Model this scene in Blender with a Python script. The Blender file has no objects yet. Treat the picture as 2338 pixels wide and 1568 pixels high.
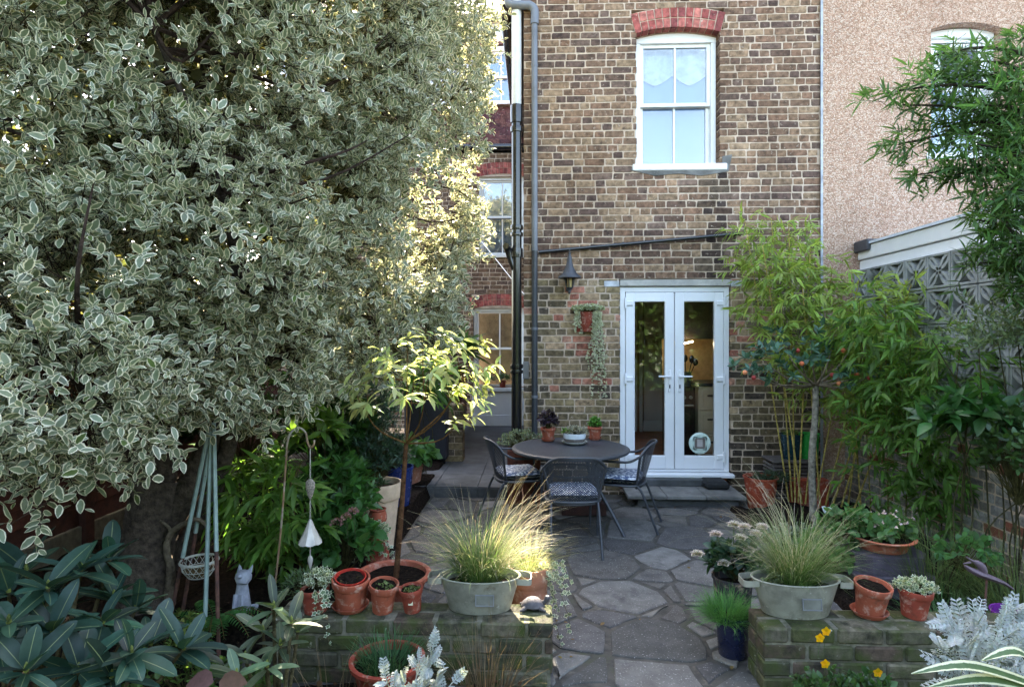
import bpy, math, random
import numpy as np
from mathutils import Vector, Matrix
random.seed(11); rng = np.random.default_rng(11)
sc = bpy.context.scene; COL = sc.collection
R = math.radians

# ------------------------------------------------------------------ camera
F, CX, HY, CAMZ = 1363.0, 1168.5, 774.0, 1.75
YAW = R(2.29)
cam = bpy.data.cameras.new('camera'); co = bpy.data.objects.new('camera', cam); COL.objects.link(co)
co.location = (0, 0, CAMZ); co.rotation_euler = (R(90), 0, YAW)
cam.sensor_width = 36; cam.lens = 36 * F / 2337; cam.shift_y = -10 / 2337
cam.clip_start = .05; cam.clip_end = 500
sc.camera = co
# ------------------------------------------------------------------ sky and sun
SUN_AZ, SUN_EL = 6.0, 44.0          # degrees left of straight ahead, and up
wd = bpy.data.worlds.new('World'); sc.world = wd; wd.use_nodes = True
nt = wd.node_tree; bg = nt.nodes['Background']
sky = nt.nodes.new('ShaderNodeTexSky'); sky.sky_type = 'NISHITA'; sky.sun_disc = False
sky.sun_elevation = R(SUN_EL); sky.sun_rotation = R(-SUN_AZ)
sky.air_density = 1.0; sky.dust_density = 2.5; sky.ozone_density = .6
nt.links.new(sky.outputs[0], bg.inputs[0]); bg.inputs[1].default_value = .15
sl = bpy.data.lights.new('sun', 'SUN'); so = bpy.data.objects.new('sun', sl); COL.objects.link(so)
sl.energy = 5.0; sl.angle = R(.53); sl.color = (1, .95, .87)
sd = Vector((-math.sin(R(SUN_AZ)) * math.cos(R(SUN_EL)), math.cos(R(SUN_AZ)) * math.cos(R(SUN_EL)), math.sin(R(SUN_EL))))
so.rotation_euler = sd.to_track_quat('Z', 'Y').to_euler(); so.location = (-3, 9, 9)
sc.view_settings.view_transform = 'Standard'; sc.view_settings.look = 'None'
sc.view_settings.gamma = 1; sc.view_settings.exposure = 3.36; sc.view_settings.use_curve_mapping = False
sc.view_settings.use_white_balance = True; sc.view_settings.white_balance_temperature = 7500; sc.view_settings.white_balance_tint = 10
sc.cycles.use_denoising = True; sc.cycles.max_bounces = 6; sc.cycles.diffuse_bounces = 3; sc.cycles.glossy_bounces = 3; sc.cycles.transparent_max_bounces = 10
sc.cycles.caustics_reflective = False; sc.cycles.caustics_refractive = False
sc.cycles.sample_clamp_indirect = 6

# ------------------------------------------------------------------ helpers
CS, SN = math.cos(YAW), math.sin(YAW)
def depth(x, y): return -x * SN + y * CS
def px_X(dx, Y):
    k = (dx - CX) / F
    return Y * (k * CS - SN) / (CS + k * SN)
def wp(dx, dy, Y):
    x = px_X(dx, Y); return Vector((x, Y, CAMZ + depth(x, Y) * (HY - dy) / F))
def wz(dx, dy, Z):
    d = (CAMZ - Z) * F / (dy - HY); k = (dx - CX) / F
    return Vector((d * (-SN + k * CS), d * (CS + k * SN), Z))
def s2l(c):
    return tuple((v / 255 / 12.92 if v / 255 <= .04045 else ((v / 255 + .055) / 1.055) ** 2.4) for v in c)
def V3(a): return np.asarray(a, float)
def nrm(a):
    a = np.asarray(a, float); return a / np.maximum(np.linalg.norm(a, axis=-1, keepdims=True), 1e-9)

WORLD = {}                                  # world origin of every object we parent to
def tag(o, label=None, cat=None, group=None, kind=None):
    if label: o['label'] = label
    if cat: o['category'] = cat
    if group: o['group'] = group
    if kind: o['kind'] = kind
    return o
def thing(name, label, cat, loc=(0, 0, 0), group=None, rz=0):
    o = bpy.data.objects.new(name, None); COL.objects.link(o); o.location = loc; o.rotation_euler = (0, 0, rz)
    o.empty_display_size = .1
    WORLD[o.name] = V3(loc); return tag(o, label, cat, group)
def place(me, name, origin, parent):
    o = bpy.data.objects.new(name, me); COL.objects.link(o); o.location = origin
    if parent is not None:
        o.parent = parent; o.location = V3(origin) - WORLD[parent.name]
    WORLD[o.name] = V3(origin); return o

def fast_mesh(name, V, T, col=None, m=None, mat=None, smooth=False):
    V = np.ascontiguousarray(V, np.float32); T = np.ascontiguousarray(T, np.int32)
    me = bpy.data.meshes.new(name); me.vertices.add(len(V)); me.vertices.foreach_set('co', V.ravel())
    k = T.shape[1]
    me.loops.add(T.size); me.loops.foreach_set('vertex_index', T.ravel())
    me.polygons.add(len(T)); me.polygons.foreach_set('loop_start', np.arange(0, T.size, k, dtype=np.int32))
    me.polygons.foreach_set('loop_total', np.full(len(T), k, np.int32))
    if smooth: me.polygons.foreach_set('use_smooth', np.ones(len(T), bool))
    if col is not None:
        a = me.attributes.new('col', 'FLOAT_COLOR', 'POINT'); c = np.ones((len(V), 4), np.float32); c[:, :3] = col
        a.data.foreach_set('color', c.ravel())
    if m is not None:
        a = me.attributes.new('m', 'FLOAT', 'POINT'); a.data.foreach_set('value', np.ascontiguousarray(m, np.float32))
    me.update(); me.validate()
    if mat: me.materials.append(mat)
    return me

class MB:
    def __init__(s): s.v = []; s.f = []; s.c = []
    def add(s, vs, fs, col=None):
        b = len(s.v); s.v += [tuple(p) for p in vs]; s.f += [tuple(b + i for i in q) for q in fs]
        s.c += [tuple(col) if col is not None else (1, 1, 1)] * len(vs); return s
    def box(s, x0, y0, z0, x1, y1, z1, col=None, ch=0.0, M=None):
        if x0 > x1: x0, x1 = x1, x0
        if y0 > y1: y0, y1 = y1, y0
        if z0 > z1: z0, z1 = z1, z0
        if ch <= 0:
            vs = [(x, y, z) for x in (x0, x1) for y in (y0, y1) for z in (z0, z1)]
            fs = [(0, 1, 3, 2), (4, 6, 7, 5), (0, 4, 5, 1), (2, 3, 7, 6), (0, 2, 6, 4), (1, 5, 7, 3)]
        else:
            vs = []; id = {}
            c3 = ((x0, x1), (y0, y1), (z0, z1))
            for i in (0, 1):
                for j in (0, 1):
                    for k in (0, 1):
                        p = [c3[0][i], c3[1][j], c3[2][k]]; sg = [1 - 2 * i, 1 - 2 * j, 1 - 2 * k]
                        for a in range(3):              # vertex lying on face normal to axis a
                            q = [p[b] + (0 if b == a else sg[b] * ch) for b in range(3)]
                            id[i, j, k, a] = len(vs); vs.append(q)
            fs = []
            def fix(f, n):
                a, b, c = (V3(vs[f[q]]) for q in (0, 1, 2))
                return f if np.dot(np.cross(b - a, c - a), n) > 0 else f[::-1]
            for a in range(3):
                b, c = [q for q in range(3) if q != a]
                for e in (0, 1):
                    f = []
                    for u, w in ((0, 0), (1, 0), (1, 1), (0, 1)):
                        t = [0] * 3; t[a] = e; t[b] = u; t[c] = w; f.append(id[t[0], t[1], t[2], a])
                    n = [0, 0, 0]; n[a] = 2 * e - 1; fs.append(fix(tuple(f), n))
            for a in range(3):                          # edges running along axis a
                b, c = [q for q in range(3) if q != a]
                for u in (0, 1):
                    for w in (0, 1):
                        t0 = [0] * 3; t0[b] = u; t0[c] = w; t1 = list(t0); t1[a] = 1
                        n = [0] * 3; n[b] = 2 * u - 1; n[c] = 2 * w - 1
                        fs.append(fix((id[t0[0], t0[1], t0[2], b], id[t1[0], t1[1], t1[2], b], id[t1[0], t1[1], t1[2], c], id[t0[0], t0[1], t0[2], c]), n))
            for i in (0, 1):
                for j in (0, 1):
                    for k in (0, 1):
                        fs.append(fix((id[i, j, k, 0], id[i, j, k, 1], id[i, j, k, 2]), [2 * i - 1, 2 * j - 1, 2 * k - 1]))
        if M is not None: vs = [M @ Vector(p) for p in vs]
        return s.add(vs, fs, col)
    def tube(s, pts, rad, n=8, col=None, cap=True, flat=None):
        P = V3(pts); k = len(P); rad = np.broadcast_to(V3(rad), (k,)) if np.ndim(rad) == 0 else V3(rad)
        T = nrm(np.gradient(P, axis=0)); up = V3((0, 0, 1)) if abs(T[0][2]) < .9 else V3((1, 0, 0))
        A = nrm(np.cross(T[0], up)); vs = []
        for i in range(k):
            A = nrm(A - T[i] * np.dot(A, T[i])); B = np.cross(T[i], A)
            for j in range(n):
                a = 2 * math.pi * j / n
                vs.append(P[i] + rad[i] * (math.cos(a) * A + math.sin(a) * B * (flat or 1)))
        fs = [(i * n + j, i * n + (j + 1) % n, (i + 1) * n + (j + 1) % n, (i + 1) * n + j) for i in range(k - 1) for j in range(n)]
        if cap: fs += [tuple(range(n))[::-1], tuple((k - 1) * n + j for j in range(n))]
        return s.add(vs, fs, col)
    def lathe(s, prof, c=(0, 0, 0), n=28, col=None, sx=1, sy=1, M=None, rz=0):
        vs = []; k = len(prof)
        for r, z in prof:
            for j in range(n):
                a = 2 * math.pi * j / n
                x, y = r * math.cos(a) * sx, r * math.sin(a) * sy
                if rz: x, y = x * math.cos(rz) - y * math.sin(rz), x * math.sin(rz) + y * math.cos(rz)
                p = Vector((x, y, z))
                if M is not None: p = M @ p
                vs.append((p[0] + c[0], p[1] + c[1], p[2] + c[2]))
        fs = [(i * n + j, i * n + (j + 1) % n, (i + 1) * n + (j + 1) % n, (i + 1) * n + j) for i in range(k - 1) for j in range(n)]
        return s.add(vs, fs, col)
    def prism(s, poly, h0, h1, axis=2, col=None, M=None):
        n = len(poly); vs = []
        for h in (h0, h1):
            for a, b in poly:
                p = {0: (h, a, b), 1: (a, h, b), 2: (a, b, h)}[axis]
                vs.append(M @ Vector(p) if M is not None else p)
        fs = [tuple(range(n))[::-1], tuple(range(n, 2 * n))] + [(i, (i + 1) % n, n + (i + 1) % n, n + i) for i in range(n)]
        return s.add(vs, fs, col)
    def build(s, name, mat, parent=None, smooth=None, ang=40, kind=None, recalc=False, bevel=0):
        V = V3(s.v); o0 = V3(((V[:, 0].min() + V[:, 0].max()) / 2, (V[:, 1].min() + V[:, 1].max()) / 2, V[:, 2].min()))
        me = bpy.data.meshes.new(name); me.from_pydata((V - o0).tolist(), [], s.f)
        a = me.attributes.new('col', 'FLOAT_COLOR', 'POINT'); c = np.ones((len(V), 4), np.float32); c[:, :3] = s.c
        a.data.foreach_set('color', c.ravel())
        if recalc or True:
            import bmesh
            bm = bmesh.new(); bm.from_mesh(me); bmesh.ops.recalc_face_normals(bm, faces=bm.faces)
            if bevel: bmesh.ops.bevel(bm, geom=bm.edges[:], offset=bevel, segments=2, affect='EDGES', clamp_overlap=True)
            bm.to_mesh(me); bm.free()
        if smooth:
            me.polygons.foreach_set('use_smooth', np.ones(len(me.polygons), bool)); me.set_sharp_from_angle(angle=R(ang))
        me.materials.append(mat); o = place(me, name, o0, parent)
        if kind: o['kind'] = kind
        return o

def arc(a0, a1, n): return [a0 + (a1 - a0) * i / (n - 1) for i in range(n)]
def spline(pts, n=24):
    P = V3(pts); k = len(P); out = []
    for t in np.linspace(0, k - 1, n):
        i = min(int(t), k - 2); u = t - i
        p0, p1, p2, p3 = P[max(i - 1, 0)], P[i], P[i + 1], P[min(i + 2, k - 1)]
        out.append(.5 * (2 * p1 + (p2 - p0) * u + (2 * p0 - 5 * p1 + 4 * p2 - p3) * u * u + (3 * p1 - p0 - 3 * p2 + p3) * u ** 3))
    return np.array(out)

# ------------------------------------------------------------------ materials
def nodes(name):
    m = bpy.data.materials.new(name); m.use_nodes = True; t = m.node_tree
    return m, t, t.nodes['Principled BSDF'], (lambda k: t.nodes.new('ShaderNode' + k)), t.links.new
def mix(t, a, b, fac, mode='MIX'):
    n = t.nodes.new('ShaderNodeMix'); n.data_type = 'RGBA'; n.blend_type = mode; n.clamp_factor = True
    for k, v in ((0, fac), (6, a), (7, b)):
        if hasattr(v, 'is_linked'): t.links.new(v, n.inputs[k])
        elif k == 0: n.inputs[0].default_value = v
        else: n.inputs[k].default_value = (*v[:3], 1)
    return n.outputs[2]
def noise(t, scale, detail=4, rough=.6, vec=None):
    n = t.nodes.new('ShaderNodeTexNoise'); n.inputs['Scale'].default_value = scale; n.inputs['Detail'].default_value = detail
    n.inputs['Roughness'].default_value = rough
    if vec is None: g = t.nodes.new('ShaderNodeNewGeometry'); vec = g.outputs['Position']
    t.links.new(vec, n.inputs['Vector']); return n.outputs[0]
def ramp(t, src, p0, p1, c0=(0, 0, 0), c1=(1, 1, 1)):
    n = t.nodes.new('ShaderNodeValToRGB'); t.links.new(src, n.inputs[0]); e = n.color_ramp.elements
    e[0].position = p0; e[1].position = p1; e[0].color = (*c0, 1); e[1].color = (*c1, 1); return n.outputs[0]
def pm(name, c, rough=.7, var=.25, scale=9, bump=.15, bscale=60, metal=0, spec=.5, attr=False, spots=None, coat=0, bdist=.004, broad=None):
    """painted / mineral / metal surface: colour broken up by noise, fine relief; spots = (colour, scale, lo, hi)"""
    m, t, b, N, L = nodes(name)
    base = (*c, 1)
    if attr:
        a = N('Attribute'); a.attribute_name = 'col'; base = mix(t, a.outputs[0], c, 1.0, 'MULTIPLY')
    dark = mix(t, base if attr else c, (1 - var * 1.6,) * 3, 1.0, 'MULTIPLY'); lite = mix(t, base if attr else c, (1 + var,) * 3, 1.0, 'MULTIPLY')
    o = mix(t, dark, lite, ramp(t, noise(t, scale), .3, .7))
    for sp in spots or ():
        o = mix(t, o, sp[0], ramp(t, noise(t, sp[1], 6, .65), sp[2], sp[3]))
    if broad:      # weathering in patches and runs, metres wide
        mp = N('Mapping'); mp.inputs['Scale'].default_value = (1, 1, .38); g = N('NewGeometry'); L(g.outputs['Position'], mp.inputs[0])
        o = mix(t, o, broad, ramp(t, noise(t, 2.1, 7, .62, mp.outputs[0]), .42, .68), 'MULTIPLY')
    L(o, b.inputs['Base Color']); b.inputs['Roughness'].default_value = rough; b.inputs['Metallic'].default_value = metal
    b.inputs['Specular IOR Level'].default_value = spec; b.inputs['Coat Weight'].default_value = coat
    rr = N('MapRange'); L(noise(t, scale * 2.3), rr.inputs[0]); rr.inputs[3].default_value = max(rough - .12, .03); rr.inputs[4].default_value = min(rough + .12, 1)
    L(rr.outputs[0], b.inputs['Roughness'])
    if bump:
        bn = N('Bump'); bn.inputs['Strength'].default_value = bump; bn.inputs['Distance'].default_value = bdist
        L(noise(t, bscale, 6, .7), bn.inputs['Height']); L(bn.outputs[0], b.inputs['Normal'])
    return m
def leafmat(name, margin=None, rough=.45, tr=.35, spec=.4, mlo=.62, mhi=.72, vein=None, under=None, tc=(1.5, 1.5, .75)):
    """leaf: colour per leaf from its vertices, light passing through, optional pale margin or midrib"""
    m, t, b, N, L = nodes(name)
    a = N('Attribute'); a.attribute_name = 'col'; c = a.outputs[0]
    c = mix(t, c, (.72, .75, .7), ramp(t, noise(t, 45), .35, .7), 'MULTIPLY')
    e = N('Attribute'); e.attribute_name = 'm'
    if margin:
        ed = N('Math'); ed.operation = 'ADD'; L(e.outputs['Fac'], ed.inputs[0]); nn = N('Math'); nn.operation = 'MULTIPLY_ADD'
        L(noise(t, 120), nn.inputs[0]); nn.inputs[1].default_value = .3; nn.inputs[2].default_value = -.15; L(nn.outputs[0], ed.inputs[1])
        c = mix(t, c, margin, ramp(t, ed.outputs[0], mlo, mhi))
    if vein: c = mix(t, c, vein, ramp(t, e.outputs['Fac'], .0, .07, (.7, .7, .7), (0, 0, 0)))
    if under:
        g = N('NewGeometry'); c = mix(t, c, under, g.outputs['Backfacing'])
    L(c, b.inputs['Base Color']); b.inputs['Roughness'].default_value = rough; b.inputs['Specular IOR Level'].default_value = spec
    tl = N('BsdfTranslucent'); L(mix(t, c, tc, 1.0, 'MULTIPLY'), tl.inputs[0])
    mx = N('MixShader'); mx.inputs[0].default_value = tr; L(b.outputs[0], mx.inputs[1]); L(tl.outputs[0], mx.inputs[2])
    L(mx.outputs[0], t.nodes['Material Output'].inputs[0]); return m
def glassmat(name, tint=(1, 1, 1), refl=1.0, base=.03):
    m, t, b, N, L = nodes(name); t.nodes.remove(b)
    tr = N('BsdfTransparent'); tr.inputs[0].default_value = (*tint, 1); g = N('BsdfGlossy'); g.inputs['Roughness'].default_value = .0
    fr = N('Fresnel'); fr.inputs[0].default_value = 1.5; mm = N('Math'); mm.operation = 'MULTIPLY_ADD'; L(fr.outputs[0], mm.inputs[0])
    mm.inputs[1].default_value = refl; mm.inputs[2].default_value = base; mm.use_clamp = True
    bn = N('Bump'); bn.inputs['Strength'].default_value = .04; bn.inputs['Distance'].default_value = .01; L(noise(t, 3, 2), bn.inputs['Height']); L(bn.outputs[0], g.inputs['Normal'])
    mx = N('MixShader'); L(mm.outputs[0], mx.inputs[0]); L(tr.outputs[0], mx.inputs[1]); L(g.outputs[0], mx.inputs[2])
    L(mx.outputs[0], t.nodes['Material Output'].inputs[0]); return m

# ------------------------------------------------------------------ foliage
def leaf_tmpl(prof, fold=.12, curl=.15, wid=.5):
    """prof: [(t, w)...] inner stations. returns verts, tris, m"""
    vs = [(0, 0, 0)]; m = [1]; n = len(prof)
    for t, w in prof:
        z = -curl * t * t; h = fold * w * wid
        vs += [(t, -w * wid * .5, z + h), (t, 0, z), (t, w * wid * .5, z + h)]; m += [1, 0, 1]
    vs.append((1, 0, -curl)); m.append(1); e = len(vs) - 1
    T = [(0, 1, 2), (0, 2, 3)]
    for i in range(n - 1):
        a = 1 + 3 * i; b = a + 3
        T += [(a, b, b + 1), (a, b + 1, a + 1), (a + 1, b + 1, b + 2), (a + 1, b + 2, a + 2)]
    a = 1 + 3 * (n - 1); T += [(a, e, a + 1), (a + 1, e, a + 2)]
    return V3(vs), np.array(T), V3(m)
OVAL = leaf_tmpl([(.16, .62), (.42, 1), (.7, .82), (.9, .38)], .1, .12, .52)
BROAD = leaf_tmpl([(.15, .7), (.4, 1), (.68, .8), (.88, .36)], .12, .18, .66)
LANCE = leaf_tmpl([(.18, .6), (.45, 1), (.75, .62)], .2, .25, .27)
BLADE = leaf_tmpl([(.15, .8), (.4, 1), (.7, .66)], .15, .3, .14)
RHODO = leaf_tmpl([(.06, .18), (.14, .6), (.32, .92), (.55, 1), (.78, .85), (.93, .45)], .16, .16, .33)
TINY = leaf_tmpl([(.4, 1)], .1, .1, .62)
IVY = (V3([(0, 0, 0), (.1, -.32, .02), (.3, -.2, .02), (.45, -.5, -.03), (.62, -.2, 0), (1, 0, -.08), (.62, .2, 0), (.45, .5, -.03), (.3, .2, .02), (.1, .32, .02), (.4, 0, .03)]),
       np.array([(10, i, (i + 1) % 10) for i in range(10)][::1]), V3([.8, 1, .9, 1, .9, 1, .9, 1, .9, 1, 0]))
def leaves(name, tm, P, D, N, Ln, col, mat, parent, wid=None, singles=0, single_name='leaf'):
    tv, tt, tm_ = tm
    P = V3(P); n = len(P); D = nrm(D); S = nrm(np.cross(N, D)); N = np.cross(D, S); Ln = np.broadcast_to(V3(Ln), (n,))
    w = np.ones(n) if wid is None else np.broadcast_to(V3(wid), (n,)); col = np.broadcast_to(V3(col), (n, 3))
    V = P[:, None] + Ln[:, None, None] * (tv[None, :, :1] * D[:, None] + tv[None, :, 1:2] * w[:, None, None] * S[:, None] + tv[None, :, 2:] * N[:, None])
    k = len(tv); o0 = V3((P[:, 0].mean(), P[:, 1].mean(), V[:, :, 2].min()))
    pick = np.zeros(n, bool)
    if singles:
        C = V.mean(1); d = depth(C[:, 0], C[:, 1]); xc = C[:, 0] * CS + C[:, 1] * SN
        u = CX + F * xc / d; v = HY - F * (C[:, 2] - CAMZ) / d
        ok = (u > 0) & (u < 2337) & (v > 0) & (v < 1568) & (d > .3)
        key = (u // 14).astype(int) * 1000 + (v // 14).astype(int); first = {}
        for i in np.argsort(d):
            if ok[i] and key[i] not in first: first[key[i]] = i
        fi = np.array(sorted(first.values(), key=lambda i: -Ln[i] / d[i])[:singles], int); pick[fi] = True
    rest = ~pick; big = None
    T = (tt[None] + (np.arange(rest.sum()) * k)[:, None, None]).reshape(-1, 3)
    if rest.sum():
        me = fast_mesh(name, V[rest].reshape(-1, 3) - o0, T, np.repeat(col[rest], k, 0), np.tile(tm_, rest.sum()), mat, True)
        big = place(me, name, o0, parent)
    else:
        big = parent
    for i in np.nonzero(pick)[0]:
        me = fast_mesh(single_name, V[i] - P[i], tt, np.repeat(col[i:i + 1], k, 0), tm_, mat, True)
        place(me, single_name, P[i], big if (big is not parent) else parent)
    if rest.sum() > 12 and big is not parent: big['kind'] = 'stuff'
    return big
def rdir(n): return nrm(rng.normal(size=(n, 3)))
def vcol(n, c, v=.18, hue=.06):
    k = 1 + rng.normal(0, v, (n, 1)); h = 1 + rng.normal(0, hue, (n, 3)); return np.clip(V3(c) * k * h, .004, .95)
def basis(D):
    up = np.where(np.abs(D[:, 2:]) > .9, V3((1, 0, 0)), V3((0, 0, 1))); A = nrm(np.cross(D, up)); return A, np.cross(D, A)
def sprays(P0, D0, tl, nl, ang=55, up=.25, droop=.2, nup=.8, njit=.5, alt=False, t0=.1):
    """leaves set along twigs; returns leaf base points, directions, normals, twig index"""
    n = len(P0); D0 = nrm(D0); A, B = basis(D0); tl = np.broadcast_to(V3(tl), (n,)); P, D, Nn, I = [], [], [], []
    ph = rng.uniform(0, 6.28, n)
    for k in range(nl):
        t = t0 + (1 - t0) * (k + .6) / nl + rng.normal(0, .04, n)
        az = ph + (k * math.pi if alt else k * 2.4) + rng.normal(0, .3, n); an = R(ang) * (1.15 - .5 * k / nl) + rng.normal(0, .15, n)
        d = D0 * np.cos(an)[:, None] + (A * np.cos(az)[:, None] + B * np.sin(az)[:, None]) * np.sin(an)[:, None]; d[:, 2] += up
        P.append(P0 + D0 * (t * tl)[:, None] - V3((0, 0, 1)) * (droop * tl * t * t)[:, None]); D.append(nrm(d))
        Nn.append(V3((0, 0, 1)) * nup + D0 * .3 + rng.normal(0, njit, (n, 3))); I.append(np.arange(n))
    return np.concatenate(P), np.concatenate(D), np.concatenate(Nn), np.concatenate(I)
def sticks(name, A, B, r0, r1, col, mat, parent, kind='stuff'):
    A, B = V3(A), V3(B); n = len(A); d = nrm(B - A); U, W = basis(d); V = np.zeros((n, 6, 3))
    r0 = np.broadcast_to(V3(r0), (n,)); r1 = np.broadcast_to(V3(r1), (n,))
    for j in range(3):
        o = U * math.cos(j * 2.094) + W * math.sin(j * 2.094); V[:, j] = A + o * r0[:, None]; V[:, 3 + j] = B + o * r1[:, None]
    tt = np.array([(0, 1, 4), (0, 4, 3), (1, 2, 5), (1, 5, 4), (2, 0, 3), (2, 3, 5)])
    o0 = V.reshape(-1, 3).mean(0)
    me = fast_mesh(name, V.reshape(-1, 3) - o0, (tt[None] + (np.arange(n) * 6)[:, None, None]).reshape(-1, 3), np.repeat(np.broadcast_to(V3(col), (n, 3)), 6, 0), None, mat, True)
    o = place(me, name, o0, parent)
    if kind: o['kind'] = kind
    return o
def blades(name, base, az, el, ln, bend, w, col, mat, parent, seg=6, tipcol=None, curlx=0.0):
    """grass: thin arching strips"""
    n = len(base); base = V3(base); az = V3(az).copy(); drift = rng.normal(0, .5, n); V = np.zeros((n, seg + 1, 2, 3)); c = np.zeros((n, seg + 1, 2, 3)); p = base.copy()
    h = np.stack([np.cos(az), np.sin(az), np.zeros(n)], 1); e = V3(el).copy(); sd0 = np.stack([-np.sin(az), np.cos(az), np.zeros(n)], 1)
    tw = rng.uniform(-.9, .9, n); side = nrm(sd0 * np.cos(tw)[:, None] + V3((0, 0, 1)) * np.sin(tw)[:, None] * .5)
    col = np.broadcast_to(V3(col), (n, 3)); tc = col if tipcol is None else np.broadcast_to(V3(tipcol), (n, 3))
    for i in range(seg + 1):
        t = i / seg; ww = np.broadcast_to(V3(w), (n,)) * (1 - t) ** .7 * .5 + .0002
        V[:, i, 0] = p - side * ww[:, None]; V[:, i, 1] = p + side * ww[:, None]; c[:, i, :] = (col * (1 - t) + tc * t)[:, None]
        d = h * np.cos(e)[:, None] + V3((0, 0, 1)) * np.sin(e)[:, None]
        p = p + d * (ln / seg)[:, None]; e = e - bend / seg * (.4 + 1.2 * t); az = az + drift / seg; h = np.stack([np.cos(az), np.sin(az), np.zeros(n)], 1)
    V = V.reshape(n, -1, 3); tt = []
    for i in range(seg): a = 2 * i; tt += [(a, a + 1, a + 3), (a, a + 3, a + 2)]
    tt = np.array(tt); k = V.shape[1]; o0 = V3((base[:, 0].mean(), base[:, 1].mean(), base[:, 2].min()))
    me = fast_mesh(name, V.reshape(-1, 3) - o0, (tt[None] + (np.arange(n) * k)[:, None, None]).reshape(-1, 3), c.reshape(-1, 3), np.ones(n * k), mat, True)
    o = place(me, name, o0, parent); o['kind'] = 'stuff'; return o

# ================================================================== materials in use
M = {}
M['brick'] = pm('brick', (1, 1, 1), .9, .36, 19, .8, 120, attr=True, spec=.2, bdist=.004, spots=[(s2l((204, 184, 166)), 26, .61, .73), (s2l((56, 46, 42)), 12, .6, .76), (s2l((214, 198, 182)), 120, .66, .74)], broad=(.72, .7, .68))
M['mortar'] = pm('mortar', s2l((206, 183, 162)), .95, .14, 25, .5, 160, spec=.1, spots=[(s2l((156, 140, 124)), 5, .54, .76)], broad=(.76, .74, .72))
M['mossbrick'] = pm('mossy_brick', (1, 1, 1), .95, .3, 22, .7, 90, attr=True, spec=.15, bdist=.006, spots=[(s2l((66, 74, 40)), 6, .42, .62), (s2l((150, 146, 132)), 30, .64, .72), (s2l((40, 40, 34)), 9, .52, .7)])
M['mossmortar'] = pm('mossy_mortar', s2l((116, 112, 98)), .95, .3, 20, .7, 90, spec=.1, spots=[(s2l((66, 72, 44)), 7, .5, .68)])
M['white'] = pm('white_paint', s2l((232, 232, 230)), .38, .03, 6, .04, 30, spots=[(s2l((190, 188, 180)), 11, .66, .85)])
M['upvc'] = pm('white_upvc', s2l((236, 237, 240)), .22, .02, 4, 0, 30, spots=[(s2l((205, 205, 200)), 8, .68, .9)])
M['black'] = pm('black_gloss_pipe', s2l((26, 26, 28)), .22, .2, 12, .08, 30, coat=.4)
M['charcoal'] = pm('charcoal_metal', s2l((52, 56, 62)), .45, .2, 30, .15, 220, metal=.0, spec=.6)
M['greypipe'] = pm('grey_plastic_pipe', s2l((112, 116, 124)), .4, .1, 6, .03, 30, spots=[(s2l((84, 86, 90)), 3, .5, .7)])
M['lead'] = pm('lead', s2l((120, 122, 126)), .5, .15, 8)
M['concrete'] = pm('concrete', s2l((120, 118, 114)), .9, .25, 7, .5, 120, spots=[(s2l((70, 70, 66)), 3, .5, .75), (s2l((150, 148, 140)), 40, .62, .75)])
M['slabdark'] = pm('damp_concrete', s2l((84, 86, 88)), .7, .3, 5, .4, 90, spots=[(s2l((56, 58, 58)), 2, .45, .7)])
M['terra'] = pm('terracotta', (1, 1, 1), .8, .14, 14, .2, 120, attr=True, spec=.25, spots=[(s2l((196, 164, 146)), 20, .52, .74), (s2l((86, 60, 46)), 9, .58, .76), (s2l((96, 92, 66)), 5, .66, .78)])
M['soil'] = pm('soil', s2l((38, 31, 26)), 1, .5, 40, 1, 90, spec=.05, bdist=.02, spots=[(s2l((84, 68, 52)), 60, .62, .7)])
M['zinc'] = pm('galvanised_zinc', s2l((156, 154, 140)), .5, .16, 9, .2, 60, metal=.15, spec=.5, spots=[(s2l((118, 116, 104)), 12, .48, .7), (s2l((190, 188, 178)), 40, .62, .72), (s2l((92, 78, 58)), 7, .64, .76)])
M['wood'] = pm('red_brown_wood', (1, 1, 1), .7, .3, 18, .4, 70, attr=True)
M['bark'] = pm('bark', (1, 1, 1), .95, .4, 30, 1, 55, attr=True, spec=.1, bdist=.02)
M['any'] = pm('matt', (1, 1, 1), .6, .15, 16, .15, 80, attr=True)
M['gloss'] = pm('glazed', (1, 1, 1), .25, .1, 10, .03, 40, attr=True, coat=.3)
M['glass'] = glassmat('window_glass', (.95, .97, .96), .75, .0)
M['skyglass'] = glassmat('bright_window_glass', (.9, .94, .95), 1.4, .07)
M['rust'] = pm('rusty_steel', s2l((92, 60, 50)), .85, .35, 30, .5, 120, spots=[(s2l((60, 44, 42)), 14, .5, .66)])
M['stone'] = pm('paving_stone', (1, 1, 1), .85, .2, 9, .6, 170, attr=True, spec=.3, bdist=.004, spots=[(s2l((168, 166, 164)), 85, .6, .68), (s2l((58, 58, 60)), 5, .55, .75), (s2l((64, 64, 64)), 110, .6, .72)])
M['joint'] = pm('paving_mortar', s2l((70, 67, 62)), .95, .3, 14, .8, 110, spots=[(s2l((118, 110, 98)), 5, .58, .7), (s2l((52, 60, 38)), 3.5, .54, .7)])
M['roof'] = pm('roof_tile', s2l((96, 62, 54)), .8, .2, 12, .3, 60)
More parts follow.
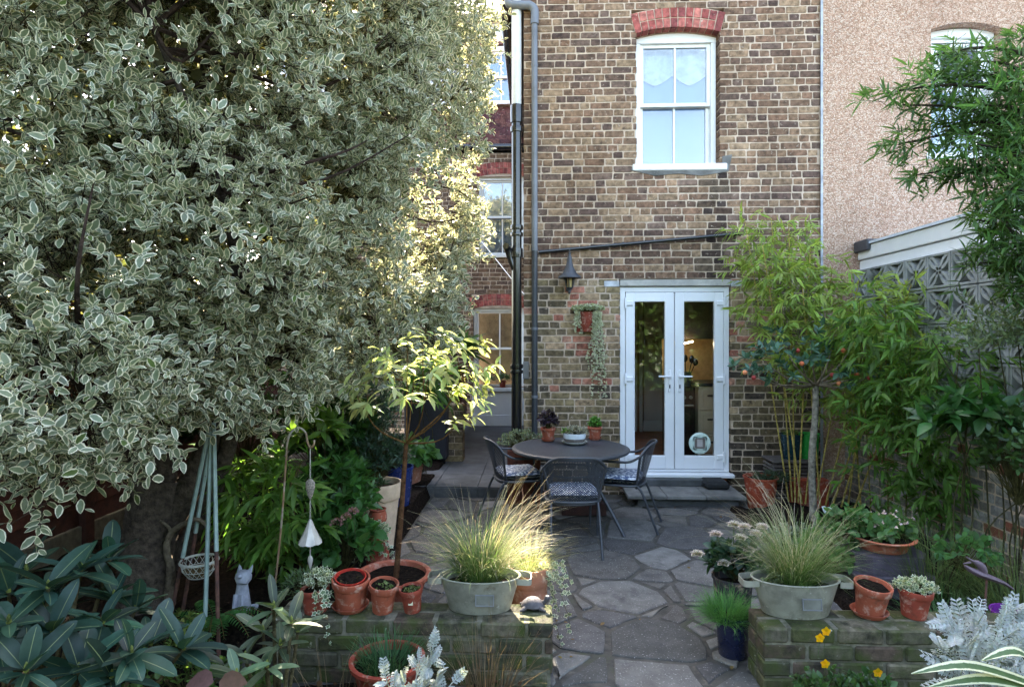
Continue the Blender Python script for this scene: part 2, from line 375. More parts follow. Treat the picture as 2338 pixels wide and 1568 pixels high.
def dashmat():
    m, t, b, N, L = nodes('pebble_dash'); g = N('NewGeometry')
    v = N('TexVoronoi'); v.inputs['Scale'].default_value = 78; L(g.outputs['Position'], v.inputs['Vector'])
    c = N('ValToRGB'); e = c.color_ramp.elements; e[0].position = .1; e[0].color = (*s2l((172, 140, 116)), 1); e[1].position = .9; e[1].color = (*s2l((220, 196, 176)), 1)
    x = c.color_ramp.elements.new(.45); x.color = (*s2l((202, 164, 140)), 1)
    sp = N('SeparateColor'); L(v.outputs['Color'], sp.inputs[0]); L(sp.outputs[0], c.inputs[0])
    d = ramp(t, v.outputs['Distance'], .25, .75, (1, 1, 1), (.7, .6, .54))
    L(mix(t, mix(t, c.outputs[0], d, 1, 'MULTIPLY'), (.84, .82, .82), ramp(t, noise(t, 1.3), .45, .75), 'MULTIPLY'), b.inputs['Base Color']); b.inputs['Roughness'].default_value = .9
    bn = N('Bump'); bn.inputs['Strength'].default_value = .9; bn.inputs['Distance'].default_value = .012; bn.invert = True; L(v.outputs['Distance'], bn.inputs['Height']); L(bn.outputs[0], b.inputs['Normal'])
    return m
M['dash'] = dashmat()
def netmat():
    """fine wire mesh of the chair backs: holes a few millimetres wide"""
    m, t, b, N, L = nodes('wire_mesh'); g = N('NewGeometry'); b.inputs['Base Color'].default_value = (*s2l((58, 62, 68)), 1); b.inputs['Roughness'].default_value = .45
    tc = N('TexCoord'); mp = N('Mapping'); mp.inputs['Rotation'].default_value = (0, R(45), 0); L(tc.outputs['Object'], mp.inputs[0]); sp = N('SeparateXYZ'); L(mp.outputs[0], sp.inputs[0]); w = []
    for k in (0, 2):
        a = N('Math'); a.operation = 'MULTIPLY'; a.inputs[1].default_value = 420; L(sp.outputs[k], a.inputs[0]); s = N('Math'); s.operation = 'SINE'; L(a.outputs[0], s.inputs[0]); ab = N('Math'); ab.operation = 'GREATER_THAN'; ab.inputs[1].default_value = -.28; L(s.outputs[0], ab.inputs[0]); w.append(ab.outputs[0])
    mu = N('Math'); mu.operation = 'MULTIPLY'; L(w[0], mu.inputs[0]); L(w[1], mu.inputs[1])
    tr = N('BsdfTransparent'); mx = N('MixShader'); L(mu.outputs[0], mx.inputs[0]); L(b.outputs[0], mx.inputs[1]); L(tr.outputs[0], mx.inputs[2]); L(mx.outputs[0], t.nodes['Material Output'].inputs[0])
    return m
M['net'] = netmat()
def cushmat():
    m, t, b, N, L = nodes('blue_white_fabric'); g = N('NewGeometry'); mp = N('Mapping'); mp.inputs['Scale'].default_value = (1, 1.6, 1); L(g.outputs['Position'], mp.inputs[0])
    n = noise(t, 36, 3, .5, mp.outputs[0]); L(mix(t, s2l((82, 98, 128)), s2l((216, 222, 228)), ramp(t, n, .49, .55)), b.inputs['Base Color']); b.inputs['Roughness'].default_value = .95
    bn = N('Bump'); bn.inputs['Strength'].default_value = .4; bn.inputs['Distance'].default_value = .004; L(n, bn.inputs['Height']); L(bn.outputs[0], b.inputs['Normal']); return m
M['cushion'] = cushmat()
def emit(name, c, s):
    m, t, b, N, L = nodes(name); b.inputs['Emission Color'].default_value = (*c, 1); b.inputs['Emission Strength'].default_value = s; b.inputs['Base Color'].default_value = (*c, 1); return m
M['lamp'] = emit('lamp_strip', (1, .8, .55), 6)

# ================================================================== ground
tag(MB().box(-60, -40, -.3, 60, 90, -.06).build('ground', M['soil']), kind='structure')
tag(MB().box(-1.75, 2.0, -.05, 3.42, 6.82, -.008).build('paving_bed', M['joint']), kind='structure')
bed = MB()
def mound(x0, x1, y0, y1, z, n=26, amp=.03):
    xs = np.linspace(x0, x1, n); ys = np.linspace(y0, y1, n); vs = []; ph = rng.uniform(0, 6, 8)
    for y in ys:
        for x in xs:
            e = min((x - x0), (x1 - x), (y - y0), (y1 - y)); k = min(1, e / .06)
            vs.append((x, y, -.06 + (z + .06) * k + amp * k * (math.sin(x * 9 + ph[0]) * math.sin(y * 8 + ph[1]) + .6 * math.sin(x * 23 + ph[2]) * math.sin(y * 27 + ph[3])) + rng.normal(0, .006)))
    return MB().add(vs, [(i * n + j, i * n + j + 1, (i + 1) * n + j + 1, (i + 1) * n + j) for i in range(n - 1) for j in range(n - 1)])
tag(mound(-3.7, -1.15, 3.2, 8.2, .13, 40).build('flower_bed', M['soil'], smooth=True), kind='structure')
tag(mound(-3.7, .09, .9, 3.0, .02, 40).build('front_bed', M['soil'], smooth=True), kind='structure')
tag(mound(1.12, 4.2, .9, 3.0, .02, 30).build('front_bed', M['soil'], smooth=True), kind='structure')
tag(mound(1.95, 3.4, 3.2, 6.3, .06, 30).build('side_bed', M['soil'], smooth=True), kind='structure')

# crazy paving: every stone a piece of its own
def crazy(x0, x1, y0, y1, n, joint=.024):
    pts = []
    tries = 0
    while len(pts) < n and tries < 9000:
        tries += 1; p = (random.uniform(x0 - .2, x1 + .2), random.uniform(y0 - .2, y1 + .2)); w = random.uniform(.05, .32)
        if all(math.hypot(p[0] - q[0], (p[1] - q[1])) > .62 * (w + q[2]) for q in pts): pts.append((*p, w))
    cells = []
    for i, (px, py, w) in enumerate(pts):
        poly = [(x0, y0), (x1, y0), (x1, y1), (x0, y1)]
        for j, (qx, qy, v) in enumerate(pts):
            if i == j: continue
            dx, dy = qx - px, qy - py; dd = math.hypot(dx, dy)
            if dd > 1.6: continue
            nx, ny = dx / dd, dy / dd; c = nx * px + ny * py + (dd * dd + w * w - v * v) / (2 * dd) - joint * random.uniform(.3, .8)
            out = []
            for a in range(len(poly)):
                A, B = poly[a], poly[(a + 1) % len(poly)]; da = nx * A[0] + ny * A[1] - c; db = nx * B[0] + ny * B[1] - c
                if da <= 0: out.append(A)
                if da * db < 0: t = da / (da - db); out.append((A[0] + t * (B[0] - A[0]), A[1] + t * (B[1] - A[1])))
            poly = out
            if len(poly) < 3: break
        if len(poly) >= 3: cells.append(poly)
    return cells
pav = thing('patio', None, None, (0, 0, 0)); tag(pav, kind='structure')
STC = [(104, 101, 97), (116, 112, 106), (94, 93, 90), (128, 123, 115), (108, 104, 99), (132, 130, 126), (98, 96, 95), (116, 113, 109)]
for poly in crazy(-1.15, 2.6, 2.2, 6.58, 250):
    A = V3(poly); c = A.mean(0)
    area = abs(sum(A[i - 1][0] * A[i][1] - A[i][0] * A[i - 1][1] for i in range(len(A)))) / 2
    if area < .006: continue
    # rough outline: split the edges, wander a little, round the corners
    out = []
    n = len(A)
    for i in range(n):
        a, b = A[i], A[(i + 1) % n]; L_ = np.linalg.norm(b - a)
        if L_ < .03: continue
        k = max(2, int(L_ / .07)); nn = V3((b[1] - a[1], a[0] - b[0])) / L_
        for t in np.linspace(min(.3, .01 / L_), 1 - min(.3, .01 / L_), k): out.append(a + (b - a) * t - nn * abs(rng.normal(0, .006)))
    if len(out) < 5: continue
    O = V3(out); h = rng.normal(.0, .0025); k = len(O)
    ins = O + nrm(c - O) * .007
    vs = [(x, y, -.03) for x, y in O] + [(x, y, h - .005) for x, y in O] + [(x, y, h) for x, y in ins]
    fs = [tuple(range(2 * k, 3 * k))] + [(r * k + i, r * k + (i + 1) % k, (r + 1) * k + (i + 1) % k, (r + 1) * k + i) for r in (0, 1) for i in range(k)]
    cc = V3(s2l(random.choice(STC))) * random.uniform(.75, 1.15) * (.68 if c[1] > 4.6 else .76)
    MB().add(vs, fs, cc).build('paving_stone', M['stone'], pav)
ps = tag(MB().box(-1.62, 6.6, -.05, -.16, 11.3, .108, ch=.012).build('raised_path', M['slabdark']), kind='structure')
for i in range(3):
    for j in range(3):
        MB().box(-1.6 + i * .48, 6.595 + j * .62, .06, -1.6 + i * .48 + .472, 6.595 + j * .62 + .61, .116, ch=.004).build('slab', M['slabdark'], ps)
for i in range(3): MB().box(-1.6 + i * .48, 6.585, -.01, -1.6 + i * .48 + .47, 6.6, .1, ch=.003).build('step_brick', M['slabdark'], ps)

# ================================================================== brickwork
def brickwork(parent, o, U, Nn, u0, u1, v0, v1, holes, colf, course=.08, singles=0, mort=None, bmat=None, sl_=.215, dep=.03, jt=.0135, name='brick', thick=.25, keep=None):
    """rows of bricks, each its own shape, over a recessed mortar core. holes(v) -> excluded (a, b) spans"""
    o, U, Nn = V3(o), V3(U), V3(Nn); B = []; rows = []; v = v0; r = 0
    pt = lambda u, w, n: o + U * u + V3((0, 0, w)) + Nn * n
    while v < v1 - .02:
        top = min(v + course, v1); spans = [(u0, u1)]
        for a, b in holes((v + top) / 2):
            spans = [q for s_ in spans for q in ((s_[0], min(s_[1], a)), (max(s_[0], b), s_[1])) if q[1] - q[0] > .01]
        rows.append((v, top, tuple(spans))); u = u0 - random.uniform(0, .1) - (.165 if r % 2 else 0); st = r % 3 != 0
        while u < u1:
            Lb = sl_ if st else sl_ * .48; Lb *= random.uniform(.95, 1.04)
            if random.random() > .12: st = not st
            for a, b in spans:
                x0, x1 = max(u, a), min(u + Lb, b)
                if x1 - x0 > .028:
                    B.append((x0, x1, v + jt * random.uniform(.35, .6), top - jt * random.uniform(.35, .6), .12 if (abs(x0 - a) < .03 or abs(x1 - b) < .03) else dep))
            u += Lb + jt
        v = top; r += 1
    core = MB(); i = 0
    while i < len(rows):
        j = i
        while j + 1 < len(rows) and rows[j + 1][2] == rows[i][2]: j += 1
        for a, b in rows[i][2]:
            a2 = a + (.01 if a > u0 + .001 else .004); b2 = b - (.01 if b < u1 - .001 else .004)
            q = [pt(x, w, n) for x in (a2, b2) for w in (rows[i][0], rows[j][1]) for n in (-thick, -.0055)]
            core.add(q, [(0, 1, 3, 2), (4, 6, 7, 5), (0, 4, 5, 1), (2, 3, 7, 6), (0, 2, 6, 4), (1, 5, 7, 3)])
        i = j + 1
    core.build('mortar', mort or M['mortar'], parent)
    def add(mb, b):
        x0, x1, z0, z1, dp = b; g = .0035; e = rng.normal(.0, .0012); J = rng.normal(0, .0016, (4, 2))
        ou = []; w, h = x1 - x0, z1 - z0; mu, mv = (x0 + x1) / 2, (z0 + z1) / 2
        for (sx, sy), fl in (((-1, -1), 0), ((1, -1), 1), ((1, 1), 0), ((-1, 1), 1)):      # worn, clipped corners
            ca, cb = min(w * .3, abs(random.gauss(.004, .006)) + .003), min(h * .3, abs(random.gauss(.003, .004)) + .002)
            j1, j2 = random.gauss(0, .0022), random.gauss(0, .0018); X_, Z_ = mu + sx * w / 2 + j1, mv + sy * h / 2 + j2
            q = [(X_, Z_ - sy * cb), (X_ - sx * ca, Z_)]; ou += q[::-1] if fl else q
        fr = [(u_ + (g if u_ < mu else -g), v_ + (g if v_ < mv else -g)) for u_, v_ in ou]
        vs = [pt(a, b, e) for a, b in fr] + [pt(a, b, e - g) for a, b in ou] + [pt(a, b, -dp) for a, b in ou]
        mb.add(vs, [tuple(range(8))] + [(r_ * 8 + k, (r_ + 1) * 8 + k, (r_ + 1) * 8 + (k + 1) % 8, r_ * 8 + (k + 1) % 8) for r_ in (0, 1) for k in range(8)], colf((x0 + x1) / 2, (z0 + z1) / 2))
    def show(b):
        p = pt((b[0] + b[1]) / 2, (b[2] + b[3]) / 2, 0); d = depth(p[0], p[1])
        return (b[1] - b[0]) * (b[3] - b[2]) / d ** 2 * (1 if keep is None or keep(p) else .01)
    B.sort(key=show, reverse=True); rest = MB()
    for k, b in enumerate(B):
        if k < singles:
            mb = MB(); add(mb, b); mb.build(name, bmat or M['brick'], parent)
        else: add(rest, b)
    if rest.v: rest.build('brickwork', bmat or M['brick'], parent, kind='stuff')
def pal(cs, v=.11): c = V3(s2l(random.choice(cs))) * random.uniform(1 - v, 1 + v); return c
DARK = [(124, 97, 79), (132, 104, 85), (144, 114, 91), (112, 88, 75), (150, 122, 98), (136, 104, 84), (118, 96, 84), (160, 132, 106), (102, 81, 72)]
STOCK = [(136, 118, 90), (118, 102, 78), (150, 130, 98), (106, 92, 74), (140, 122, 92), (124, 108, 84), (98, 86, 74)]
FIX = [(186, 126, 106), (192, 140, 118), (164, 140, 108), (180, 154, 124), (176, 112, 94), (150, 128, 100), (178, 148, 118), (130, 112, 92), (160, 134, 106)]
REDS = [(172, 92, 84), (180, 104, 94), (158, 82, 76), (186, 112, 100), (142, 76, 74)]
D = 6.8
XL, XR = px_X(1195, D), px_X(1873, D)
WX0, WX1, WZ0, WZS, WRISE = px_X(1453, D), px_X(1642, D), 3.72, 5.20, .06
DX0, DX1, DZ0, DZ1 = px_X(1415, D), px_X(1667, D), .2, 2.345
wmid = (WX0 + WX1) / 2; whw = (WX1 - WX0) / 2; RAD = (whw ** 2 + WRISE ** 2) / (2 * WRISE); CZ = WZS + WRISE - RAD
def holes_main(v):
    h = []
    if DZ0 - .2 < v < DZ1 + .08: h.append((DX0, DX1))
    if WZ0 - .02 < v <= WZS: h.append((WX0, WX1))
    if WZS < v:
        ro = RAD + .235
        if v < CZ + ro:
            hw = min(math.sqrt(ro ** 2 - (v - CZ) ** 2), whw + .02 + .05 * (v - WZS) / .235); h.append((wmid - hw, wmid + hw))
    return h
def col_main(u, v):
    if v < 2.42:
        near = min(abs(u - DX0), abs(u - DX1)); pr = .72 if (.9 < v and ((u < DX0 and u > DX0 - .85) or (u > DX1 and u < DX1 + .5))) else .06
        if v < 1.25: pr *= .25
        if random.random() < pr: return pal(FIX)
        c = pal(STOCK)
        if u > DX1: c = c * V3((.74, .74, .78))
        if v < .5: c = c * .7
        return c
    c = pal(DARK)
    if 2.45 < v < 3.65 and abs(u - (WX1 - .02 + .05 * math.sin(v * 9))) < .12: c = c * V3((.42, .45, .5))     # water stain under the sill end
    elif 3.0 < v < 3.62 and WX0 - .1 < u < WX1 and random.random() < .5: c = pal(DARK) * 1.3
    return c
house = thing('brick_house', 'brown brick rear extension with white french doors and sash window above', 'house', (1.6, D, 0))
def wallkeep(p): return p[0] < 2.45 or p[2] > 2.6
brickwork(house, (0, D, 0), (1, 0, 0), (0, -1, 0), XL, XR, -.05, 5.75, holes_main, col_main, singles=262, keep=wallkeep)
brickwork(house, (XL, 0, 0), (0, 1, 0), (-1, 0, 0), D + .122, 11.3, -.05, 5.6, lambda v: [], lambda u, v: pal(DARK), dep=.02)
# brick arch over the upper window
n = 12
for ring in (0, 1):
    r0, r1 = RAD + .115 * ring + .004, RAD + .115 * (ring + 1) - .009; th = math.asin(whw / RAD) * 1.03
    for i in range(n):
        a0, a1 = -th + 2 * th * i / n + .0034, -th + 2 * th * (i + 1) / n - .0034
        if i in (0, n - 1) and ring == 1: continue
        rr1 = RAD + .224 if i in (0, n - 1) else r1
        q = [(wmid + r * math.sin(a), CZ + r * math.cos(a)) for r, a in ((r0, a0), (r0, a1), (rr1, a1), (rr1, a0))]
        MB().prism(q, D - .004 + rng.normal(0, .001), D + .11, 1, pal(REDS)).build('brick', M['brick'], house)
am = [(wmid + (RAD + .23) * math.sin(a), CZ + (RAD + .23) * math.cos(a)) for a in arc(-th, th, 14)] + [(wmid + (RAD + .014) * math.sin(a), CZ + (RAD + .014) * math.cos(a)) for a in arc(th, -th, 14)]
MB().prism(am, D + .005, D + .2, 1).build('arch_mortar', M['mortar'], house)
# concrete lintel, its bearing blocks and the row of broken red bricks over the door
MB().box(DX0, D - .006, DZ1 + .004, DX1, D + .12, DZ1 + .074, ch=.004).build('lintel', pm('pale_lintel', s2l((186, 182, 174)), .9, .2, 12, .5, 90, spots=[(s2l((140, 136, 128)), 6, .5, .72)]), house)
for a, b in ((DX0 - .18, DX0 - .008), (DX1 + .008, DX1 + .12)): MB().box(a, D - .005, DZ1 - .004, b, D + .1, DZ1 + .062, ch=.004).build('bearing_block', pm('pale_block', s2l((186, 188, 192)), .8), house)
# rough cement patch under the sill
MB().prism([(WX0 - .06, 3.655), (WX0 + .2, 3.59), (wmid, 3.612), (WX1 - .2, 3.585), (WX1 + .1, 3.63), (WX1 + .14, 3.82), (WX1 + .03, 3.80), (WX1 + .03, 3.67), (WX0 - .06, 3.68)], D - .007, D + .02, 1).build('cement_patch', M['concrete'], house)
# gable, roof and eaves over the side path
MB().prism([(XL, 5.752), (XR, 5.752), (XR, 8.4)], D + .02, D + .25, 1).build('gable', M['brick'], house)
MB().add([(-.42, D - .12, 5.68), (XR + .05, D - .12, 8.55), (XR + .05, 11.4, 8.55), (-.42, 11.4, 5.68), (-.42, D - .12, 5.74), (XR + .05, D - .12, 8.63), (XR + .05, 11.4, 8.63), (-.42, 11.4, 5.74)],
         [(0, 3, 2, 1), (4, 5, 6, 7), (0, 1, 5, 4), (1, 2, 6, 5), (2, 3, 7, 6), (3, 0, 4, 7)]).build('roof', M['roof'], house)
MB().box(-.36, D - .03, 5.56, XL - .002, 11.28, 5.67).build('soffit', pm('dark_soffit', s2l((44, 44, 48)), .5), house)

def sash_window(parent, X0, X1, Z0, Zs, rise, Y, ft=.055, glass='glass', blind=None, valance=False, sill=True, back=(70, 68, 64)):
    mid, hw = (X0 + X1) / 2, (X1 - X0) / 2; rad = (hw ** 2 + rise ** 2) / (2 * rise); cz = Zs + rise - rad
    fr = MB(); zt = Zs - .05
    fr.box(X0, Y, Z0, X0 + ft, Y + .12, zt, ch=.003); fr.box(X1 - ft, Y, Z0, X1, Y + .12, zt, ch=.003)
    top = [(mid + rad * math.sin(a), cz + rad * math.cos(a) - .002) for a in arc(math.asin(hw / rad), -math.asin(hw / rad), 12)]
    fr.prism([(X0, zt), (X1, zt)] + top, Y - .003, Y + .12, 1)
    w = fr.build('window', M['white'], parent); zm = (Z0 + zt) / 2 + .01; a, b = X0 + ft, X1 - ft; st = .042
    for lo, hi, y in ((zm - .02, zt, Y + .03), (Z0, zm + .02, Y + .075)):
        s = MB(); s.box(a, y, lo, a + st, y + .04, hi, ch=.003); s.box(b - st, y, lo, b, y + .04, hi, ch=.003)
        s.box(a + st, y + .001, lo, b - st, y + .039, lo + st, ch=.003); s.box(a + st, y + .001, hi - st, b - st, y + .039, hi, ch=.003)
        s.box(mid - .012, y + .004, lo + st, mid + .012, y + .036, hi - st, ch=.003); s.build('sash', M['white'], w)
        for p, q in ((a + st, mid - .012), (mid + .012, b - st)):
            MB().box(p, y + .018, lo + st, q, y + .024, hi - st).build('pane', M[glass], w)
    if sill: MB().box(X0 - .05, Y - .13, Z0 - .075, X1 + .09, Y + .13, Z0 - .002, ch=.008).build('sill', M['white'], w)
    if blind is not None:
        MB().box(a, Y + .2, Z0, b, Y + .21, Zs).build('blind', blind, w)
        if valance:
            for p, q in ((a, mid), (mid, b)):
                pts = [(p, zt), (p, zt - .3)] + [(p + (q - p) * t, zt - .3 - .12 * (1 - abs(2 * t - 1) ** 1.4)) for t in arc(.1, .9, 9)] + [(q, zt - .3), (q, zt)]
                MB().prism(pts, Y + .165, Y + .175, 1).build('valance', pm('valance', s2l((226, 236, 236)), .9), w)
    MB().box(X0 - .03, Y + .45, Z0 - .05, X1 + .03, Y + .46, Zs + .1).build('room_back', pm('dim_room', s2l(back), .9), w)
    return w
skyblindm = pm('sky_reflection_blind', s2l((116, 156, 198)), .9, .03, 3, 0)  # blue of the sky reflected in the panes is put into the blind colour
sash_window(house, WX0 + .004, WX1 - .006, WZ0 + .005, WZS - .01, WRISE, D + .115, blind=skyblindm, valance=True, glass='skyglass')

# ------------------------------------------------------------------ french doors
fd = MB(); Y0 = D + .035
fd.box(DX0 + .004, Y0, DZ0 + .05, DX0 + .062, Y0 + .07, DZ1 - .004, ch=.003); fd.box(DX1 - .062, Y0, DZ0 + .05, DX1 - .004, Y0 + .07, DZ1 - .004, ch=.003)
fd.box(DX0 + .062, Y0 + .001, DZ1 - .062, DX1 - .062, Y0 + .069, DZ1 - .004, ch=.003); fd.box(DX0 + .062, Y0 + .001, DZ0 + .05, DX1 - .062, Y0 + .069, DZ0 + .075, ch=.003)
door = fd.build('french_door', M['upvc'], house)
MB().box(DX0 - .02, D - .07, DZ0, DX1 + .03, D + .1, DZ0 + .045, ch=.01).build('threshold', M['upvc'], door)
dm = (DX0 + DX1) / 2; zl, zh = DZ0 + .082, DZ1 - .068
for a, b, sgn in ((DX0 + .066, dm - .004, -1), (dm + .004, DX1 - .066, 1)):
    l = MB(); y = Y0 - .012; stl = .105
    l.box(a, y, zl, a + stl, y + .06, zh, ch=.007); l.box(b - stl, y, zl, b, y + .06, zh, ch=.007)
    l.box(a + stl - .006, y + .002, zl, b - stl + .006, y + .058, zl + .15, ch=.007); l.box(a + stl - .006, y + .002, zh - .105, b - stl + .006, y + .058, zh, ch=.007)
    l.build('door_leaf', M['upvc'], door); MB().box(a + stl - .004, y + .03, zl + .146, b - stl + .004, y + .05, zh - .1).build('pane', M['glass'], door)
    hx = (b - stl * .5) if sgn < 0 else (a + stl * .5)
    h = MB(); hz = 1.33
    h.box(hx - .015, y - .012, hz - .18, hx + .015, y, hz + .07, ch=.005); h.tube([(hx, y, hz), (hx, y - .05, hz), (hx + sgn * .012, y - .055, hz), (hx + sgn * .13, y - .055, hz)], [.011, .011, .011, .009], 8)
    h.build('handle', M['upvc'], door, smooth=True); MB().box(hx - .006, y - .016, hz - .135, hx + .006, y - .011, hz - .095, col=(.01, .01, .01)).build('keyhole', M['any'], door)
    for q in (zh - .12, 1.3, zl + .14):
        g = MB(); e = a if sgn < 0 else b
        g.box(e - .012, y - .022, q - .06, e + .012, y - .0, q + .06, ch=.004); g.box(min(e, e - sgn * .085), y - .02, q - .03, max(e, e - sgn * .085), y - .002, q + .028, ch=.009); g.build('hinge', M['upvc'], door)
# round cat flap in the right pane
cf = wp(1598, 1012, D + .03); fl = MB(); fl.lathe([(.118, .0), (.122, .012), (.112, .022), (.1, .024), (.075, .024)], (0, 0, 0), 36, M=Matrix.Translation((cf[0], D + .06, cf[2])) @ Matrix.Rotation(R(90), 4, 'X'))
q = .062
for a in range(4):
    Mx = Matrix.Translation((cf[0], D + .048, cf[2])) @ Matrix.Rotation(R(90 * a), 4, 'Y'); fl.box(-q - .012, -.012, q, q + .012, .012, q + .014, M=Mx)
    fl.prism([(-q - .03, q + .006), (q + .03, q + .006), (.05, .112), (-.05, .112)], -.006, .004, 1, M=Mx)
fl.build('cat_flap', pm('pale_green_plastic', s2l((206, 226, 216)), .35, .04), door, smooth=True)
MB().box(cf[0] - q, D + .045, cf[2] - q, cf[0] + q, D + .05, cf[2] + q, col=s2l((120, 110, 104))).build('flap', M['any'], door)
MB().box(cf[0] - .03, D + .04, cf[2] - .04, cf[0] + .03, D + .044, cf[2] + .045, col=s2l((190, 180, 176))).build('flap_sticker', M['any'], door)
# ------------------------------------------------------------------ kitchen seen through the doors
RX0, RX1, RY0, RY1 = .8, 3.1, D + .26, D + 3.6
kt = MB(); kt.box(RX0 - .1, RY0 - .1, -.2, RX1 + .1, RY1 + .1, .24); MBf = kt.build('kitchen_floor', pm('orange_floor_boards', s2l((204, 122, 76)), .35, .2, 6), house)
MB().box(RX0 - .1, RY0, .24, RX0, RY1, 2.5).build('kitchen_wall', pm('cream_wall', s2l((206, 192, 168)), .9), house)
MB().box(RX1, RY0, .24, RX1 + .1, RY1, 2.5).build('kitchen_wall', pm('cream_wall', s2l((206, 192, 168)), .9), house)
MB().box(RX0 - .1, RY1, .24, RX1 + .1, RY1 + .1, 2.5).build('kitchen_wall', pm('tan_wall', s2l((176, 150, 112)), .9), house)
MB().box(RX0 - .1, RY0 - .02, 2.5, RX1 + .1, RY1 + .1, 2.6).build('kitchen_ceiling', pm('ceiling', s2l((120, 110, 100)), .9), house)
pd = tag(MB().box(1.78, D + 3.1, .241, 2.3, D + 3.16, 2.4, ch=.01).build('larder_panel', M['white']), 'white panelled cupboard side seen through the left glass door', 'cupboard')
for x in (1.6, 1.69): MB().box(x, D + 3.0, .241, x + .05, D + 3.06, 2.4, ch=.01).build('door_frame_post', M['white'], pd)
MB().box(1.76, D + 3.06, .241, 2.32, D + 3.098, .42, ch=.008).build('skirting', M['white'], pd)
cabm = pm('cream_cabinet', s2l((206, 188, 160)), .5, .05)
cb = thing('drawer_cabinet', 'cream kitchen drawers with dark handles behind the right glass door', 'cabinet', (2.25, D + 1.0, .24))
ck = wp(1590, 900, D + .75)
cx0 = px_X(1594, D + .75)
MB().box(cx0, D + .75, .241, cx0 + .6, D + 1.35, 1.16).build('carcass', cabm, cb)
MB().box(cx0 - .02, D + .72, 1.162, cx0 + .62, D + 1.37, 1.2, ch=.006).build('worktop', M['charcoal'], cb)
for z0, z1 in ((.3, .56), (.575, .85), (.865, 1.15)):
    dw = MB().box(cx0 + .012, D + .73, z0, cx0 + .588, D + .749, z1, ch=.006).build('drawer', cabm, cb)
    MB().box(cx0 + .05, D + .722, z0 + .04, cx0 + .55, D + .729, z1 - .04, ch=.004).build('drawer_panel', cabm, dw)
    MB().box(cx0 + .1, D + .695, (z0 + z1) / 2 + .03, cx0 + .2, D + .721, (z0 + z1) / 2 + .05, ch=.005, col=s2l((48, 38, 32))).build('drawer_handle', M['any'], dw)
ok_ = MB().box(cx0 - .32, D + .78, .241, cx0 - .03, D + 1.36, 1.15, ch=.01).build('cooker', M['black']); tag(ok_, 'black range cooker with steel knobs left of the cream drawers', 'cooker')
for i in range(3):
    x = cx0 - .09 - i * .08; MB().lathe([(.0, .0), (.022, .0), (.02, .03), (0, .032)], n=10, M=Matrix.Translation((x, D + .779, 1.02)) @ Matrix.Rotation(R(90), 4, 'X')).build('knob', M['zinc'], ok_, smooth=True)
MB().tube([(cx0 - .3, D + .75, .92), (cx0 - .06, D + .75, .92)], .012).build('oven_rail', M['zinc'], ok_)
ut = thing('utensil_jar', 'dark jar of kitchen utensils on the worktop behind the door glass', 'jar', (cx0 - .1, D + 1.0, 1.2)); ux = cx0 - .1
MB().lathe([(0, 1.152), (.06, 1.152), (.065, 1.33), (.055, 1.33), (.05, 1.17)], (ux, D + .95, 0), 16).build('jar', M['charcoal'], ut, smooth=True)
for i, (dx, dz) in enumerate(((-.09, .26), (-.02, .31), (.06, .29), (.1, .24))):
    MB().tube([(ux + dx * .2, D + .95, 1.22), (ux + dx, D + .93, 1.28 + dz * .6)], .006, 6).build('utensil_handle', M['black'], ut)
    MB().lathe([(0, -.05), (.03, -.03), (.036, 0), (.025, .04), (0, .055)], (ux + dx * 1.1, D + .93, 1.3 + dz * .65), 10, sy=.25).build('utensil_head', M['black'], ut, smooth=True)
hd = MB().box(cx0 - .32, D + .95, 1.75, cx0 + .7, D + 1.3, 2.42, ch=.01).build('wall_cupboard', pm('dark_cupboard', s2l((62, 54, 48)), .5)); tag(hd, 'dark wall cupboards above the kitchen worktop behind glass', 'cupboard')
MB().tube([(cx0 - .22, D + .93, 1.95), (cx0 - .22, D + .92, 2.15)], .008).build('cupboard_handle', M['zinc'], hd)
MB().box(cx0 - .32, D + 1.37, 1.2, cx0 + .8, D + 1.4, 1.75, col=s2l((196, 158, 104))).build('splashback', M['any'], house)
st_ = MB().tube([(cx0 - .3, D + .86, 1.66), (cx0 - .03, D + .9, 1.72)], .009, 8).build('strip_lamp', M['lamp']); tag(st_, 'thin lit lamp strip under the kitchen wall cupboards', 'lamp')

# ------------------------------------------------------------------ neighbour in pebble dash
nb = thing('rendered_house', 'pinkish pebble dashed house next door with white tilted window', 'house', (5, D, 0))
NX0, NX1, NZ0, NZS = px_X(2122, D), px_X(2285, D), 3.8, 5.17
yd = D - .02; xr = 8.2; nm = MB(); nm.box(XR + .004, yd, -.05, NX0, D + .25, 6.4); nm.box(NX1, yd, -.05, xr, D + .25, 6.4); nm.box(NX0, yd + .0, -.05, NX1, D + .25, NZ0)
nmid, nhw = (NX0 + NX1) / 2, (NX1 - NX0) / 2
arcp = [(NX0, 6.4), (NX0, NZS)] + [(nmid + nhw * t, NZS + .07 * (1 - t * t)) for t in arc(-.9, .9, 11)] + [(NX1, NZS), (NX1, 6.4)]
nm.prism(arcp, yd, D + .25, 1); nm.build('wall', M['dash'], nb)
MB().box(XR - .012, D - .03, 0, XR + .012, D - .018, 6.4).build('edge_strip', pm('grey_bead', s2l((170, 174, 182)), .5), nb)
MB().box(XR, yd - .2, 6.4, xr, D + 4.5, 6.6).build('roof', M['roof'], nb)
sash_window(nb, NX0 + .004, NX1 - .006, NZ0 + .01, NZS + .01, .05, D + .1, blind=skyblindm, glass='skyglass')
tv = MB(); Mt = Matrix.Translation((nmid - .03, D + .12, 5.07)) @ Matrix.Rotation(R(-16), 4, 'X'); w_, h_ = nhw - .1, .62
